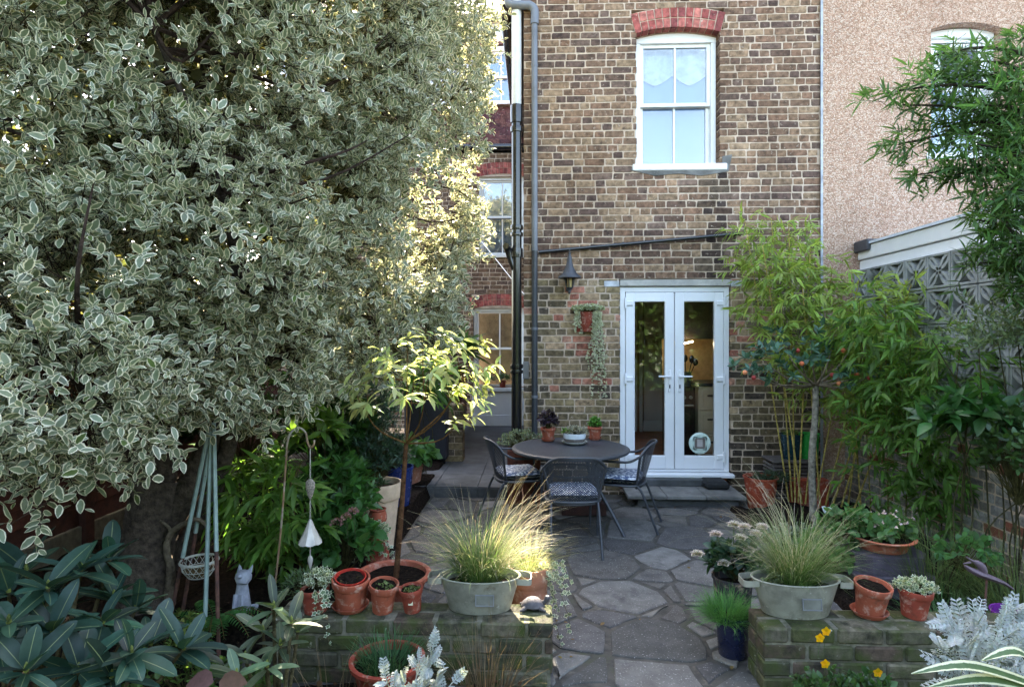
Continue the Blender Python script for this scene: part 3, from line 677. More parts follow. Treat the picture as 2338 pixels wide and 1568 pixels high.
for b in ((-w_, 0, -h_, -w_ + .075, .04, 0), (w_ - .075, 0, -h_, w_, .04, 0), (-w_ + .075, .001, -.07, w_ - .075, .039, 0), (-w_ + .075, .001, -h_, w_ - .075, .039, -h_ + .07)): tv.box(*b, ch=.004, M=Mt)
tv.build('tilted_vent', M['white'], nb); MB().box(-w_ + .07, .015, -h_ + .065, w_ - .07, .021, -.065, M=Mt).build('pane', M['skyglass'], nb)

# ------------------------------------------------------------------ main part of the house beyond the side path
mh = thing('tall_house_back', 'taller dark brick rear wall with three stacked sash windows and tile hanging', 'house', (-1.5, 11.3, 0))
YB = 11.3; bx = lambda dx: px_X(dx, YB)
bz = lambda dy: CAMZ + depth(-.7, YB) * (HY - dy) / F
LX0, LX1 = bx(1080), bx(1200)
LW = (bz(884), bz(704)); UW = (bz(580), bz(404))
def holes_back(v):
    h = []
    if LW[0] - .02 < v < LW[1]: h.append((LX0, LX1))
    if UW[0] - .02 < v < UW[1]: h.append((LX0 + .1, LX1))
    for w in (LW, UW):
        if w[1] <= v < w[1] + .27: h.append((LX0 - .03 + (.1 if w is UW else 0), LX1))
    return h
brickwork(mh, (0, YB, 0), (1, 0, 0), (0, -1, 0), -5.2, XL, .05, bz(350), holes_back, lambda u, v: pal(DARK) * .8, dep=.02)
for w, dx in ((LW, 0), (UW, .1)):
    a0, b0 = LX0 + dx - .03, LX1; mid = (a0 + b0) / 2; hw = (b0 - a0) / 2; rs = .06; rd = (hw * hw + rs * rs) / (2 * rs); cz = w[1] + rs - rd; th2 = math.asin(hw / rd)
    full = MB()
    for ring in (0, 1):
        for i in range(13):
            q0, q1 = -th2 + 2 * th2 * i / 13 + .001, -th2 + 2 * th2 * (i + 1) / 13 - .002; r0, r1 = rd + .112 * ring, rd + .112 * (ring + 1) - .008
            full.prism([(mid + r * math.sin(a), cz + r * math.cos(a)) for r, a in ((r0, q0), (r0, q1), (r1, q1), (r1, q0))], YB - .003, YB + .1, 1, pal(REDS))
    full.build('red_arch', M['brick'], mh, kind='stuff')
    MB().prism([(a0, w[1] + .005), (b0, w[1] + .005), (b0, w[1] + .265), (a0, w[1] + .265)], YB + .006, YB + .24, 1).build('arch_mortar', M['mortar'], mh)
sash_window(mh, LX0, LX1, LW[0], LW[1], .06, YB + .06, glass='glass', blind=None, back=(104, 98, 86))
sash_window(mh, LX0 + .1, LX1, UW[0], UW[1], .06, YB + .06, glass='skyglass', blind=skyblindm)
MB().box(LX0 - .02, YB - .03, .11, LX1, YB - .001, LW[0] - .08, ch=.005).build('white_panel', M['white'], mh)
MB().box(LX0 - .02, YB - .042, .11, LX1, YB - .031, .32, ch=.005).build('panel_plinth', M['white'], mh)
z0 = bz(330); tl = MB()
for r in range(9):
    for i in range(24):
        a = -5.2 + i * .215 + (.1 if r % 2 else 0)
        Mt = Matrix.Translation((a, YB + .02 + r * .045, z0 + r * .095)) @ Matrix.Rotation(R(-25), 4, 'X')
        tl.box(0, -.012, 0, .208, .004, .12, pal([(96, 58, 54), (84, 50, 50), (104, 66, 58)]), M=Mt)
tl.build('roof_tiles', M['brick'], mh, kind='stuff')
MB().tube([(-5.2, YB - .06, z0 - .07), (XL, YB - .06, z0 - .07)], .065, 12).build('gutter', M['black'], mh, smooth=True)
MB().box(-5.2, YB + .03, z0 - .2, XL, YB + .4, z0 - .0).build('fascia', M['black'], mh)
MB().box(-5.2, YB + .5, z0 - .1, XL, YB + 4, z0 + .86).build('roof_void', M['roof'], mh)
za, zb = bz(216), bz(84)
MB().box(-5.2, YB + .44, za - .14, XL, YB + .52, za - .0, ch=.01).build('lead_apron', M['lead'], mh)
sash_window(mh, bx(1085), bx(1196), za + .02, zb, .04, YB + .46, glass='skyglass', blind=skyblindm)
MB().box(-5.2, YB + .5, za - .05, bx(1085), YB + .9, zb + .5).build('dormer_cheek', M['white'], mh)
MB().box(-5.2, YB + .42, zb + .06, XL, YB + .9, zb + .16).build('dormer_head', pm('brown_board', s2l((110, 70, 58)), .6), mh)
MB().box(-5.2, YB + .43, zb + .17, XL, YB + .9, zb + .55).build('dormer_fascia', M['white'], mh)
MB().box(-5.3, YB + .3, zb + .5, XL + .1, YB + 4.5, zb + .62).build('dormer_roof', M['lead'], mh)

# ------------------------------------------------------------------ pipes on the house
sp = thing('soil_pipe', 'thick black soil pipe with pale grey upper length at house corner', 'pipe', (-.22, 6.82, .1)); px = px_X(1179, 6.8); py = 6.79
zj = wp(1180, 250, py)[2]
MB().tube([(px, py, .1), (px, py, zj)], .058, 20).build('lower_pipe', M['black'], sp, smooth=True)
MB().tube([(px, py, zj + .002), (px, py, 5.62)], .055, 20).build('upper_pipe', pm('pale_pipe', s2l((214, 214, 210)), .4, .08), sp, smooth=True)
for dy, hh in ((262, .1), (297, .03), (520, .025), (536, .02), (578, .05), (836, .025), (848, .02)):
    z = wp(1180, dy, py)[2]; MB().lathe([(.05, -hh), (.072, -hh), (.075, 0), (.072, hh), (.05, hh)], (px, py, z), 20).build('collar', M['black'], sp, smooth=True)
z = wp(1180, 566, py)[2]; MB().tube(spline([(px - .02, py - .01, z - .25), (px - .07, py - .01, z - .12), (px - .1, py - .03, z - .02), (px - .12, py - .08, z + .01)], 10), .038, 14).build('branch', M['black'], sp, smooth=True)
gp = thing('downpipe', 'slim grey rainwater downpipe with elbow running down the brick corner', 'pipe', (-.02, 6.74, .2)); gx = px_X(1220, 6.75)
tp = [(-.31, 6.74, 5.7), (-.31, 6.74, 5.56), (-.27, 6.74, 5.52), (-.1, 6.74, 5.515), (gx - .05, 6.745, 5.51), (gx, 6.75, 5.46), (gx, 6.75, 5.3)]
MB().tube(spline(tp, 30), .047, 16).build('elbow', M['greypipe'], gp, smooth=True)
MB().tube([(gx, 6.75, 5.34), (gx, 6.75, 2.75)], .035, 16).build('pipe', M['greypipe'], gp, smooth=True)
MB().tube([(gx, 6.75, 2.752), (gx, 6.75, .1)], .034, 16).build('lower_pipe', M['charcoal'], gp, smooth=True)
for dy in (150, 480, 570, 750, 905): MB().lathe([(.03, -.015), (.039, -.015), (.039, .015), (.03, .015)], (gx, 6.75, wp(1220, dy, 6.75)[2]), 16).build('collar', M['greypipe'], gp, smooth=True)
gt = MB(); pr = [(-.36 - .065 * math.cos(a), 5.6 - .075 * math.sin(a)) for a in arc(0, math.pi, 12)] + [(-.36 + .06 * math.cos(a), 5.6 - .07 * math.sin(a)) for a in arc(0, math.pi, 12)]
gt.prism(pr, D - .05, 11.2, 1).build('gutter', M['black']); tag(bpy.data.objects['gutter.001'] if 'gutter.001' in bpy.data.objects else bpy.data.objects['gutter'], 'dark half round gutter along the eaves above the side path', 'gutter')
a, b = wp(1229, 576, 6.76), wp(1686, 534, 6.74)
wpipe = tag(MB().tube([a, b, b + Vector((.03, .05, 0))], .021, 12).build('waste_pipe', M['black'], smooth=True), 'thin black waste pipe sloping across the brick wall above the lantern', 'pipe')
for t in (.38, .42, .97): MB().tube([a.lerp(b, t), a.lerp(b, t + .012)], .028, 12).build('clip', M['black'], wpipe, smooth=True)
vz = wp(1200, 845, 6.79); v_ = tag(MB().box(vz[0] - .03, 6.775, vz[2] - .1, vz[0] + .035, 6.797, vz[2] + .1, ch=.006).build('air_brick', M['concrete']), 'small rough grey vent plate between the two pipes', 'vent')
a, b = wp(1090, 540, 9), wp(1196, 672, 6.79); tag(MB().tube([a, b], .006, 6).build('cable', M['white']), 'thin white cable slanting down to the house corner', 'cable')
# door step
stp = thing('door_step', 'grey concrete step slab below the french doors', 'step', (1.6, 6.5, 0))
sx0, sx1 = px_X(1432, 6.25), px_X(1703, 6.25)
MB().box(sx0 + .12, 6.33, -.02, sx1 - .04, 6.75, .085, ch=.01).build('base', M['slabdark'], stp)
w3 = (sx1 - sx0) / 3
for i in range(3): MB().box(sx0 + i * w3 + .002, 6.24, .088, sx0 + (i + 1) * w3 - .002, 6.72, .126, ch=.006).build('slab', M['concrete'], stp)
MB().box(sx0 + .1, 6.66, .127, sx1 - .14, 6.798, .2, ch=.005).build('riser', M['slabdark'], stp)
c = wz(1638, 1118, .127); bk = MB().box(c[0] - .13, c[1] - .02, .128, c[0] + .13, c[1] + .3, .215, ch=.03).build('foam_block', pm('black_foam', s2l((38, 39, 40)), 1, .3, 60, .8, 200)); tag(bk, 'dark grey foam block lying on the door step', 'block')

# ================================================================== garden walls, fence, lean-to
MOSS = [(92, 88, 74), (76, 74, 62), (104, 98, 84), (84, 82, 60), (66, 64, 56), (112, 104, 88), (90, 76, 66)]
def low_wall(label, x0, x1, y0=3.0, dep=.235, rows=4, h=.083):
    w = thing('low_wall', label, 'wall', ((x0 + x1) / 2, y0, 0))
    MB().box(x0 + .012, y0 + .012, -.05, x1 - .012, y0 + dep - .012, rows * h - .012).build('mortar', M['mossmortar'], w)
    for r in range(rows):
        for k in (0, 1):
            x = x0 + (-.11 if (r + k) % 2 else 0) + random.uniform(-.02, .02)
            while x < x1 - .03:
                L_ = .222 * random.uniform(.94, 1.05); a, b = max(x, x0), min(x + L_, x1)
                if b - a > .03:
                    Mt = Matrix.Translation(((a + b) / 2, y0 + k * dep / 2 + rng.normal(0, .003), r * h)) @ Matrix.Rotation(rng.normal(0, .012), 4, 'Z') @ Matrix.Rotation(rng.normal(0, .01), 4, 'Y')
                    MB().box(-(b - a) / 2 + .001, .002, .0, (b - a) / 2 - .001, dep / 2 - .008, h - .011, pal(MOSS, .25), ch=.008, M=Mt).build('brick', M['mossbrick'], w)
                x += L_ + .012
    return w
WT = .325
low_wall('mossy low brick wall under the row of small terracotta pots', -1.35, .085)
low_wall('mossy low brick wall with weathered rounded corner on the right of the path', 1.125, 3.3)

bw = thing('boundary_wall', 'flaking whitewashed brick boundary wall topped by pierced screen blocks', 'wall', (3.45, 5.4, 0)); BX = 3.42
PALE = [(168, 164, 158), (150, 146, 142), (180, 176, 170), (134, 128, 122), (160, 152, 146), (172, 166, 160), (156, 150, 144), (150, 92, 74), (128, 112, 104), (140, 132, 124)]
brickwork(bw, (BX, 0, 0), (0, 1, 0), (-1, 0, 0), 3.7, 6.76, -.05, .96, lambda v: [], lambda u, v: pal(PALE) * .9, singles=90, thick=.2)
S_ = .305
def screen_mesh():
    m = MB(); h = S_ / 2 - .004; t = .022
    for a in range(4):
        Mx = Matrix.Rotation(R(90 * a), 4, 'X'); m.box(-.045, -h, h - t, .045, h, h, ch=.003, M=Mx)
        n = 14
        for rr in (h * .98,):
            pts = [(math.cos(q) * rr, -h + math.sin(q) * rr) for q in arc(0, math.pi, n)]; pin = [(math.cos(q) * (rr - .026), -h + math.sin(q) * (rr - .026)) for q in arc(0, math.pi, n)]
            vs = []; 
            for x in (-.04, .04): vs += [Mx @ Vector((x, p[0], p[1])) for p in pts] + [Mx @ Vector((x, p[0], p[1])) for p in pin]
            fs = []
            for i in range(n - 1): fs += [(i, i + 1, n + i + 1, n + i), (2 * n + i, 3 * n + i, 3 * n + i + 1, 2 * n + i + 1), (i, 2 * n + i, 2 * n + i + 1, i + 1), (n + i, n + i + 1, 3 * n + i + 1, 3 * n + i)]
            m.add(vs, fs)
    return m
blockm = pm('grey_screen_block', s2l((158, 160, 158)), .9, .25, 8, .5, 120, spots=[(s2l((78, 84, 74)), 4, .5, .7)])
b0 = None
for r in range(5):
    for i in range(9):
        pos = (BX + .05, 3.86 + S_ * (i + .5), .965 + S_ * r)
        if b0 is None: b0 = screen_mesh().build('screen_block', blockm, bw)
        else:
            o = bpy.data.objects.new('screen_block', b0.data); COL.objects.link(o); o.parent = bw; b0_ = o
        (b0 if (r, i) == (0, 0) else o).location = V3(pos) - WORLD[bw.name]
y = 3.80; MB().box(BX - .05, y - .13, 0, BX + .09, y, 2.3, ch=.008).build('pier', pm('dark_pier', s2l((74, 78, 82)), .8), bw)

lt = thing('lean_to', 'white framed lean-to roof of next door above the screen blocks', 'lean-to', (4.2, 5, 0)); LX = 3.56
for z0_, z1_, xo in ((2.62, 2.76, 0), (2.52, 2.61, .02), (2.44, 2.515, -.01)): MB().box(LX + xo, 2.6, z0_, LX + .1 + xo, 6.76, z1_, ch=.006).build('fascia', M['white'], lt)
for y in (3.1, 4.25, 5.4, 6.66): MB().box(LX + .015, y, 1.2, LX + .075, y + .07, 2.44, ch=.005).build('post', M['white'], lt)
for y0_, y1_ in ((3.18, 4.24), (4.33, 5.39), (5.48, 6.65)): MB().box(LX + .04, y0_, 1.2, LX + .05, y1_, 2.44).build('pane', glassmat('lean_to_glass', (.35, .45, .45), 1.2, .05), lt)
MB().add([(LX - .02, 2.6, 2.765), (6.5, 2.6, 3.2), (6.5, 6.76, 3.2), (LX - .02, 6.76, 2.765), (LX - .02, 2.6, 2.79), (6.5, 2.6, 3.225), (6.5, 6.76, 3.225), (LX - .02, 6.76, 2.79)], [(0, 3, 2, 1), (4, 5, 6, 7), (0, 1, 5, 4), (1, 2, 6, 5), (2, 3, 7, 6), (3, 0, 4, 7)]).build('roof_sheet', pm('pale_roof_sheet', s2l((210, 218, 226)), .35, .06), lt)
MB().box(LX - .04, 6.5, 2.7, LX + .2, 6.77, 2.82, ch=.01).build('flashing', pm('dark_flashing', s2l((66, 66, 70)), .6), lt)
MB().box(LX + .9, 2.6, 0, LX + 1.0, 6.76, 2.7).build('inner_wall', pm('dull_teal', s2l((84, 100, 100)), .8), lt)

WOODC = [(92, 46, 34), (82, 40, 30), (104, 54, 38), (74, 38, 30)]
def fence(label, x, y0, y1, z0, n, gravel=True, bw_=1.83, bh=.15):
    f = thing('fence', label, 'fence', (x, (y0 + y1) / 2, z0)); y = y0
    while y < y1 - .2:
        e = min(y + bw_, y1)
        MB().box(x - .05, y - .05, -.05, x + .05, y + .05, z0 + n * bh * .93 + .1, pal(WOODC) * .7, ch=.006).build('post', M['wood'], f)
        if gravel: MB().box(x - .025, y + .052, -.04, x + .025, e - .052, z0 - .002, s2l((104, 96, 84)), ch=.006).build('gravel_board', M['wood'], f)
        for i in range(n):
            Mt = Matrix.Translation((x, 0, z0 + i * bh * .93)) @ Matrix.Rotation(R(-5), 4, 'Y')
            MB().box(-.01, y + .053, 0, .006, e - .053, bh * random.uniform(.97, 1.03), pal(WOODC), ch=.003, M=Mt).build('board', M['wood'], f)
        y = e
    MB().box(x - .04, y0, z0 + n * bh * .93 + .03, x + .04, y1, z0 + n * bh * .93 + .06, pal(WOODC), ch=.006).build('cap', M['wood'], f)
fence('dark red brown board fence behind the variegated tree', -3.55, .9, 8.3, .3, 12)
fence('dark wooden fence along the far side path beyond the brick pier', -1.3, 8.25, 11.25, .14, 8, False)
pr_ = thing('brick_pier', 'short brown brick pier beside the dark storage box', 'pier', (px_X(1037, 7.95), 8, .11)); pc = px_X(1037, 7.95)
MB().box(pc - .1, 7.962, .109, pc + .1, 8.16, .88).build('mortar', M['mortar'], pr_)
for r in range(9):
    for a, b in (((-.115, .115),) if r % 2 == 0 else ((-.115, -.005), (.006, .115))): MB().box(pc + a, 7.95, .112 + r * .085, pc + b, 8.17, .112 + r * .085 + .074, pal(STOCK), ch=.004).build('brick', M['brick'], pr_)

# ================================================================== wall lantern
lp = wp(1300, 632, 6.62); lx, ly = lp[0], 6.62; zz = lambda dy: wp(1300, dy, ly)[2]
ln = thing('wall_lantern', 'black wall lantern with wide conical hat beside the french doors', 'lantern', (lx, 6.78, zz(668)))
MB().lathe([(0, zz(568)), (.008, zz(569)), (.006, zz(576)), (.016, zz(578)), (.012, zz(582)), (.022, zz(586)), (.028, zz(596)), (.045, zz(610)), (.08, zz(624)), (.125, zz(632)), (.128, zz(635)), (.12, zz(636)), (.05, zz(631)), (0, zz(630))], (lx, ly, 0), 28).build('hat', M['charcoal'], ln, smooth=True)
for i in range(6):
    a = i * math.pi / 3 + .3; MB().tube([(lx + .06 * math.cos(a), ly + .06 * math.sin(a), zz(634)), (lx + .036 * math.cos(a), ly + .036 * math.sin(a), zz(657))], .006, 6).build('cage_bar', M['charcoal'], ln)
MB().lathe([(.055, zz(635)), (.032, zz(657))], (lx, ly, 0), 6).build('glass', glassmat('amber_glass', (.95, .9, .74), .8, .03), ln)
MB().tube([(lx, ly, zz(657)), (lx, ly, zz(636))], .026, 10, col=s2l((236, 220, 180))).build('bulb', M['any'], ln, smooth=True)
MB().lathe([(0, zz(669)), (.012, zz(668)), (.012, zz(662)), (.03, zz(660)), (.036, zz(656)), (0, zz(655))], (lx, ly, 0), 16).build('lantern_foot', M['charcoal'], ln, smooth=True)
MB().tube(spline([(lx, ly, zz(664)), (lx, 6.69, zz(668)), (lx, 6.76, zz(650)), (lx, 6.797, zz(645))], 12), .012, 8).build('bracket', M['charcoal'], ln, smooth=True)
MB().box(lx - .03, 6.78, zz(662), lx + .03, 6.798, zz(632), ch=.004).build('wall_plate', M['charcoal'], ln)

# ================================================================== table, chairs, cushions
tc = wz(1302, 1021, .72); TR = .555
tb = thing('garden_table', 'round charcoal metal garden table carrying three plant pots', 'table', (tc[0], tc[1], 0))
MB().lathe([(0, .722), (TR - .05, .722), (TR - .04, .7265), (TR - .02, .7265), (TR, .718), (TR + .004, .706), (TR - .005, .694), (TR - .03, .69), (TR - .035, .7), (0, .704)], (tc[0], tc[1], 0), 72).build('top', M['charcoal'], tb, smooth=True)
for i in range(4):
    a = R(45 + 90 * i + 4); ca, sa = math.cos(a), math.sin(a)
    MB().tube(spline([(tc[0] + r * ca, tc[1] + r * sa, z) for r, z in ((.5, .69), (.36, .66), (.28, .55), (.33, .38), (.46, .2), (.6, .005))], 22), .017, 10).build('leg', M['charcoal'], tb, smooth=True)
MB().tube([(tc[0] + .29 * math.cos(a), tc[1] + .29 * math.sin(a), .5) for a in arc(0, 2 * math.pi, 33)], .01, 8).build('leg_ring', M['charcoal'], tb, smooth=True)

def make_chair():
    t = thing('garden_chair', '', 'chair'); r = .0115
    hoop = []
    for s_ in (-1, 1):
        p = [(s_ * .245, .25, .003), (s_ * .25, .235, .3), (s_ * .25, .22, .58), (s_ * .252, .17, .635), (s_ * .262, 0, .64), (s_ * .266, -.12, .65), (s_ * .255, -.21, .70)]
        MB().tube(spline(p, 26), r, 10).build('front_leg', M['charcoal'], t, smooth=True)
        MB().tube(spline([(s_ * .19, -.17, .42), (s_ * .195, -.22, .36), (s_ * .2, -.29, .18), (s_ * .205, -.36, .003)], 12), r, 10).build('rear_leg', M['charcoal'], t, smooth=True)
    top = [(s_, ) for s_ in arc(-1, 1, 15)]
    fy = lambda s_, v: (-.215 + .05 * s_ * s_) * (1 - v) + (-.33 + .12 * s_ * s_) * v
    fx = lambda s_, v: s_ * (.185 + .07 * v)
    fz = lambda s_, v: .40 + v * (.40 - .10 * s_ ** 4 + .0 * s_)
    MB().tube([(fx(s_, 1), fy(s_, 1), fz(s_, 1)) for s_ in arc(-1, 1, 21)], r + .001, 10).build('top_rail', M['charcoal'], t, smooth=True)
    MB().tube([(fx(s_, 0), fy(s_, 0), fz(s_, 0)) for s_ in arc(-1, 1, 15)], r, 10).build('bottom_rail', M['charcoal'], t, smooth=True)
    for s_ in (-1, 1): MB().tube([(fx(s_, v), fy(s_, v), fz(s_, v)) for v in arc(0, 1, 8)], r, 8).build('side_rail', M['charcoal'], t, smooth=True)
    g = MB(); n, k = 17, 9; g.add([(fx(s_, v), fy(s_, v), fz(s_, v)) for v in arc(0, 1, k) for s_ in arc(-1, 1, n)], [(i * n + j, i * n + j + 1, (i + 1) * n + j + 1, (i + 1) * n + j) for i in range(k - 1) for j in range(n - 1)])
    g.build('back_mesh', M['net'], t, smooth=True)
    out = [(.23 * abs(math.cos(a)) ** .6 * (1 if math.cos(a) > 0 else -1), .225 * abs(math.sin(a)) ** .6 * (1 if math.sin(a) > 0 else -1), .42) for a in arc(0, 2 * math.pi, 33)]
    MB().tube(out, r, 8, cap=False).build('seat_rim', M['charcoal'], t, smooth=True)
    MB().prism([(p[0], p[1]) for p in out[:-1]], .413, .418, 2).build('seat', M['charcoal'], t)
    return t
def dup(root, loc, rz):
    r = root.copy(); COL.objects.link(r); r.location = loc; r.rotation_euler = (0, 0, rz)
    for ch in root.children:
        c = ch.copy(); COL.objects.link(c); c.parent = r
    return r
ch0 = make_chair(); fc = (.31, 5.10); lc = (-.17, 5.80); rc = (.80, 5.68)
specs = [(fc, R(2), 'charcoal mesh garden chair nearest the camera with its back turned'), (lc, R(-74), 'charcoal mesh garden chair on the left side of the table'), (rc, R(74), 'charcoal mesh garden chair right of the table before the doors')]
cl = ['blue and white cushion on the nearest chair, seen through its mesh back', 'blue and white patterned cushion on the left garden chair', 'blue and white patterned cushion with white tag on the right garden chair']
for i, (p, rz, lab) in enumerate(specs):
    c = ch0 if i == 0 else dup(ch0, (0, 0, 0), 0)
    c.location = (p[0], p[1], 0); c.rotation_euler = (0, 0, rz); tag(c, lab, 'chair', 'garden chairs round the table')
    m = MB(); nx = 9; k = .4 / nx
    for zc, sg in ((.432, -1), (.455, 1)):
        vs = []
        for j in range(nx + 1):
            for q in range(nx + 1):
                u, v = -1 + 2 * j / nx, -1 + 2 * q / nx; e = max(0, 1 - max(abs(u), abs(v)) ** 6)
                vs.append((u * .205 * (1 - .06 * v * v), v * .2 * (1 - .06 * u * u), .456 + sg * (.008 + .032 * e ** .5 * (1 - .25 * (1 - u * u) * (1 - v * v) * (sg > 0)))))
        m.add(vs, [(a * (nx + 1) + b, a * (nx + 1) + b + 1, (a + 1) * (nx + 1) + b + 1, (a + 1) * (nx + 1) + b) for a in range(nx) for b in range(nx)])
    o = m.build('seat_cushion', M['cushion'], smooth=True, ang=80); o.location = (p[0] + .0, p[1], .425); o.rotation_euler = (0, 0, rz); tag(o, cl[i], 'cushion', 'patterned seat cushions')
    if i == 2: tg = MB().box(-.02, -.004, 0, .02, .004, .03, col=(.8, .8, .8)).build('care_tag', M['any'], None); tg.parent = o; tg.location = (.214, -.07, .004); tg.rotation_euler = (0, 0, R(90))
# dark timber planter behind the table and a low box under it
pl = thing('timber_planter', 'tall red brown timber planter with grey green bush behind the left chair', 'planter', (px_X(1195, 6.3), 6.3, 0)); qx = px_X(1196, 6.3)
for i in range(4): MB().box(qx - .17 + i * .086, 6.15, .06, qx - .17 + i * .086 + .082, 6.17, .6, pal([(124, 66, 46), (108, 56, 40)]), ch=.003).build('plank', M['wood'], pl)
MB().box(qx - .17, 6.172, .05, qx + .174, 6.45, .6, s2l((104, 54, 40))).build('box', M['wood'], pl)
MB().box(qx - .15, 6.19, .6, qx + .15, 6.43, .606).build('soil', M['soil'], pl)
for a in (-.15, .13): MB().box(qx + a, 6.17, 0, qx + a + .04, 6.21, .05, s2l((70, 36, 28))).build('foot', M['wood'], pl)
c = wz(1335, 1185, .0); tag(MB().box(c[0] - .22, c[1] + .1, .003, c[0] + .22, c[1] + .45, .12, s2l((64, 34, 30)), ch=.008).build('timber_box', M['wood']), 'low dark maroon timber box on the paving under the table', 'box')
sx = wp(930, 1060, 7.76)
sb = thing('storage_box', 'dark charcoal woven storage box on short feet by the brick pier', 'storage box', (px_X(972, 7.78), 7.8, .11)); a, b = px_X(922, 7.76), px_X(1019, 7.76)
ratt = pm('charcoal_weave', s2l((40, 41, 50)), .7, .2, 60, .6, 160)
MB().box(a, 7.76, .17, b, 8.4, 1.12, ch=.02).build('body', ratt, sb); MB().box(a - .015, 7.74, 1.122, b + .015, 8.42, 1.17, ch=.015).build('lid', ratt, sb)
for x in (a + .02, b - .07):
    for y in (7.78, 8.3): MB().box(x, y, .109, x + .05, y + .05, .168).build('foot', M['black'], sb)

# ================================================================== leaf materials
ML = {'var': leafmat('variegated_leaf', s2l((228, 220, 192)), .36, .38, .55, .61, .74, tc=(1.25, 1.22, .95)), 'green': leafmat('green_leaf', None, .4, .35, .5), 'ivy': leafmat('ivy_leaf', s2l((214, 216, 190)), .45, .3, .4, .62, .74),
      'sun': leafmat('pale_thin_leaf', None, .4, .5, .4, tc=(1.3, 1.3, 1.0)), 'lime': leafmat('thin_leaf', None, .45, .5, .35, tc=(1.35, 1.35, .85)), 'rhodo': leafmat('rhododendron_leaf', None, .46, .22, .4, vein=s2l((150, 160, 110))), 'grass': leafmat('grass', None, .6, .35, .3, tc=(1.25, 1.2, .95)),
      'felt': leafmat('felted_leaf', None, .9, .3, .1), 'stripe': leafmat('striped_leaf', s2l((210, 212, 180)), .4, .3, .4, .5, .56), 'petal': leafmat('petal', None, .6, .4, .2), 'kale': leafmat('rosette_leaf', s2l((214, 196, 190)), .6, .3, .3, .45, .6)}
G = lambda r, g, b: V3(s2l((r, g, b)))
TER, TER2, TERP = G(154, 80, 58), G(142, 64, 48), G(168, 112, 90)

def potbody(t, c, r, h, rb=None, col=TER, style='std', tilt=None, mat=None, name='pot', fill=.82, sx=1, sy=1):
    """flower pot turned on a wheel, with its soil"""
    rb = rb or r * .7; M_ = Matrix.Identity(4) if tilt is None else Matrix.Rotation(tilt[0], 4, 'X') @ Matrix.Rotation(tilt[1], 4, 'Y')
    if style == 'std': pf = [(0, 0), (rb, 0), (rb + (r * .93 - rb) * .78, h * .76), (r * .94, h * .76), (r * .965, h * .78), (r, h * .985), (r * .985, h), (r * .9, h), (r * .88, h * .97), (r * .84, h * fill - .01)]
    elif style == 'bowl': pf = [(0, 0), (rb, 0), (rb * 1.05, h * .05), (r * .8, h * .5), (r * .92, h * .86), (r * 1.02, h * .9), (r * 1.03, h * .98), (r * .98, h), (r * .9, h * .98), (r * .86, h * .7), (r * .84, h * fill - .01)]
    elif style == 'urn': pf = [(0, 0), (rb, 0), (r * 1.02, h * .4), (r * 1.06, h * .55), (r * .95, h * .78), (r * .84, h * .88), (r * .98, h * .97), (r * .95, h), (r * .8, h), (r * .74, h * .9), (r * .74, h * fill - .01)]
    else: pf = [(0, 0), (rb, 0), (rb + .003, .004), (r * .97, h * .93), (r * 1.03, h * .94), (r * 1.04, h), (r * .96, h), (r * .93, h * .9), (r * .9, h * fill - .01)]
    b = MB().lathe(pf, c, 36, col, sx, sy, M_).build(name, mat or M['terra'], t, smooth=True, ang=50)
    n = 12; sr = r * (.9 if fill > .76 else .74); vs = [(0, 0, h * fill)]; fs = []
    for k in (1, 2, 3):
        for j in range(n): a = 6.283 * j / n; vs.append((math.cos(a) * sr * k / 3 * sx, math.sin(a) * sr * k / 3 * sy, h * fill + rng.normal(0, .004)))
    fs = [(0, 1 + j, 1 + (j + 1) % n) for j in range(n)] + [(1 + (k - 1) * n + j, 1 + k * n + j, 1 + k * n + (j + 1) % n, 1 + (k - 1) * n + (j + 1) % n) for k in (1, 2) for j in range(n)]
    MB().add([V3(M_ @ Vector(v)) + V3(c) for v in vs], fs).build('soil', M['soil'], t, smooth=True)
    return b
def saucer(t, c, r, col=TER): MB().lathe([(0, 0), (r * .8, 0), (r, .022), (r * 1.02, .026), (r * .97, .026), (r * .8, .008), (0, .008)], c, 32, col).build('saucer', M['terra'], t, smooth=True)
def bush(t, c, rad, n, ll, tm, mat, col, tl=.06, nl=6, ang=50, up=.2, name='foliage', v=.2, stems=True, singles=0, outward=.9, core=.5, droop=.2, wid=None):
    """rounded plant: twigs reaching out from a middle, leaves along them"""
    d = rdir(n); d[:, 2] = np.abs(d[:, 2]) * 1.0 - .25; d = nrm(d); rad = V3(rad); rr = rng.uniform(core, 1, n) ** .6
    tip = V3(c) + d * rad * rr[:, None]; dd = nrm(d * outward + V3((0, 0, .3)) + rng.normal(0, .3, (n, 3)))
    P, Dv, N, I = sprays(tip - dd * tl, dd, tl, nl, ang, up, droop)
    if stems: sticks('stems', np.broadcast_to(V3(c) - V3((0, 0, rad[2] * .8)), (n, 3)) + rng.normal(0, .01, (n, 3)), tip, .003, .0012, G(86, 82, 50), M['bark'], t)
    return leaves(name, tm, P, Dv, N, ll * rng.uniform(.6, 1.15, len(P)), vcol(len(P), col, v), mat, t, wid, singles)
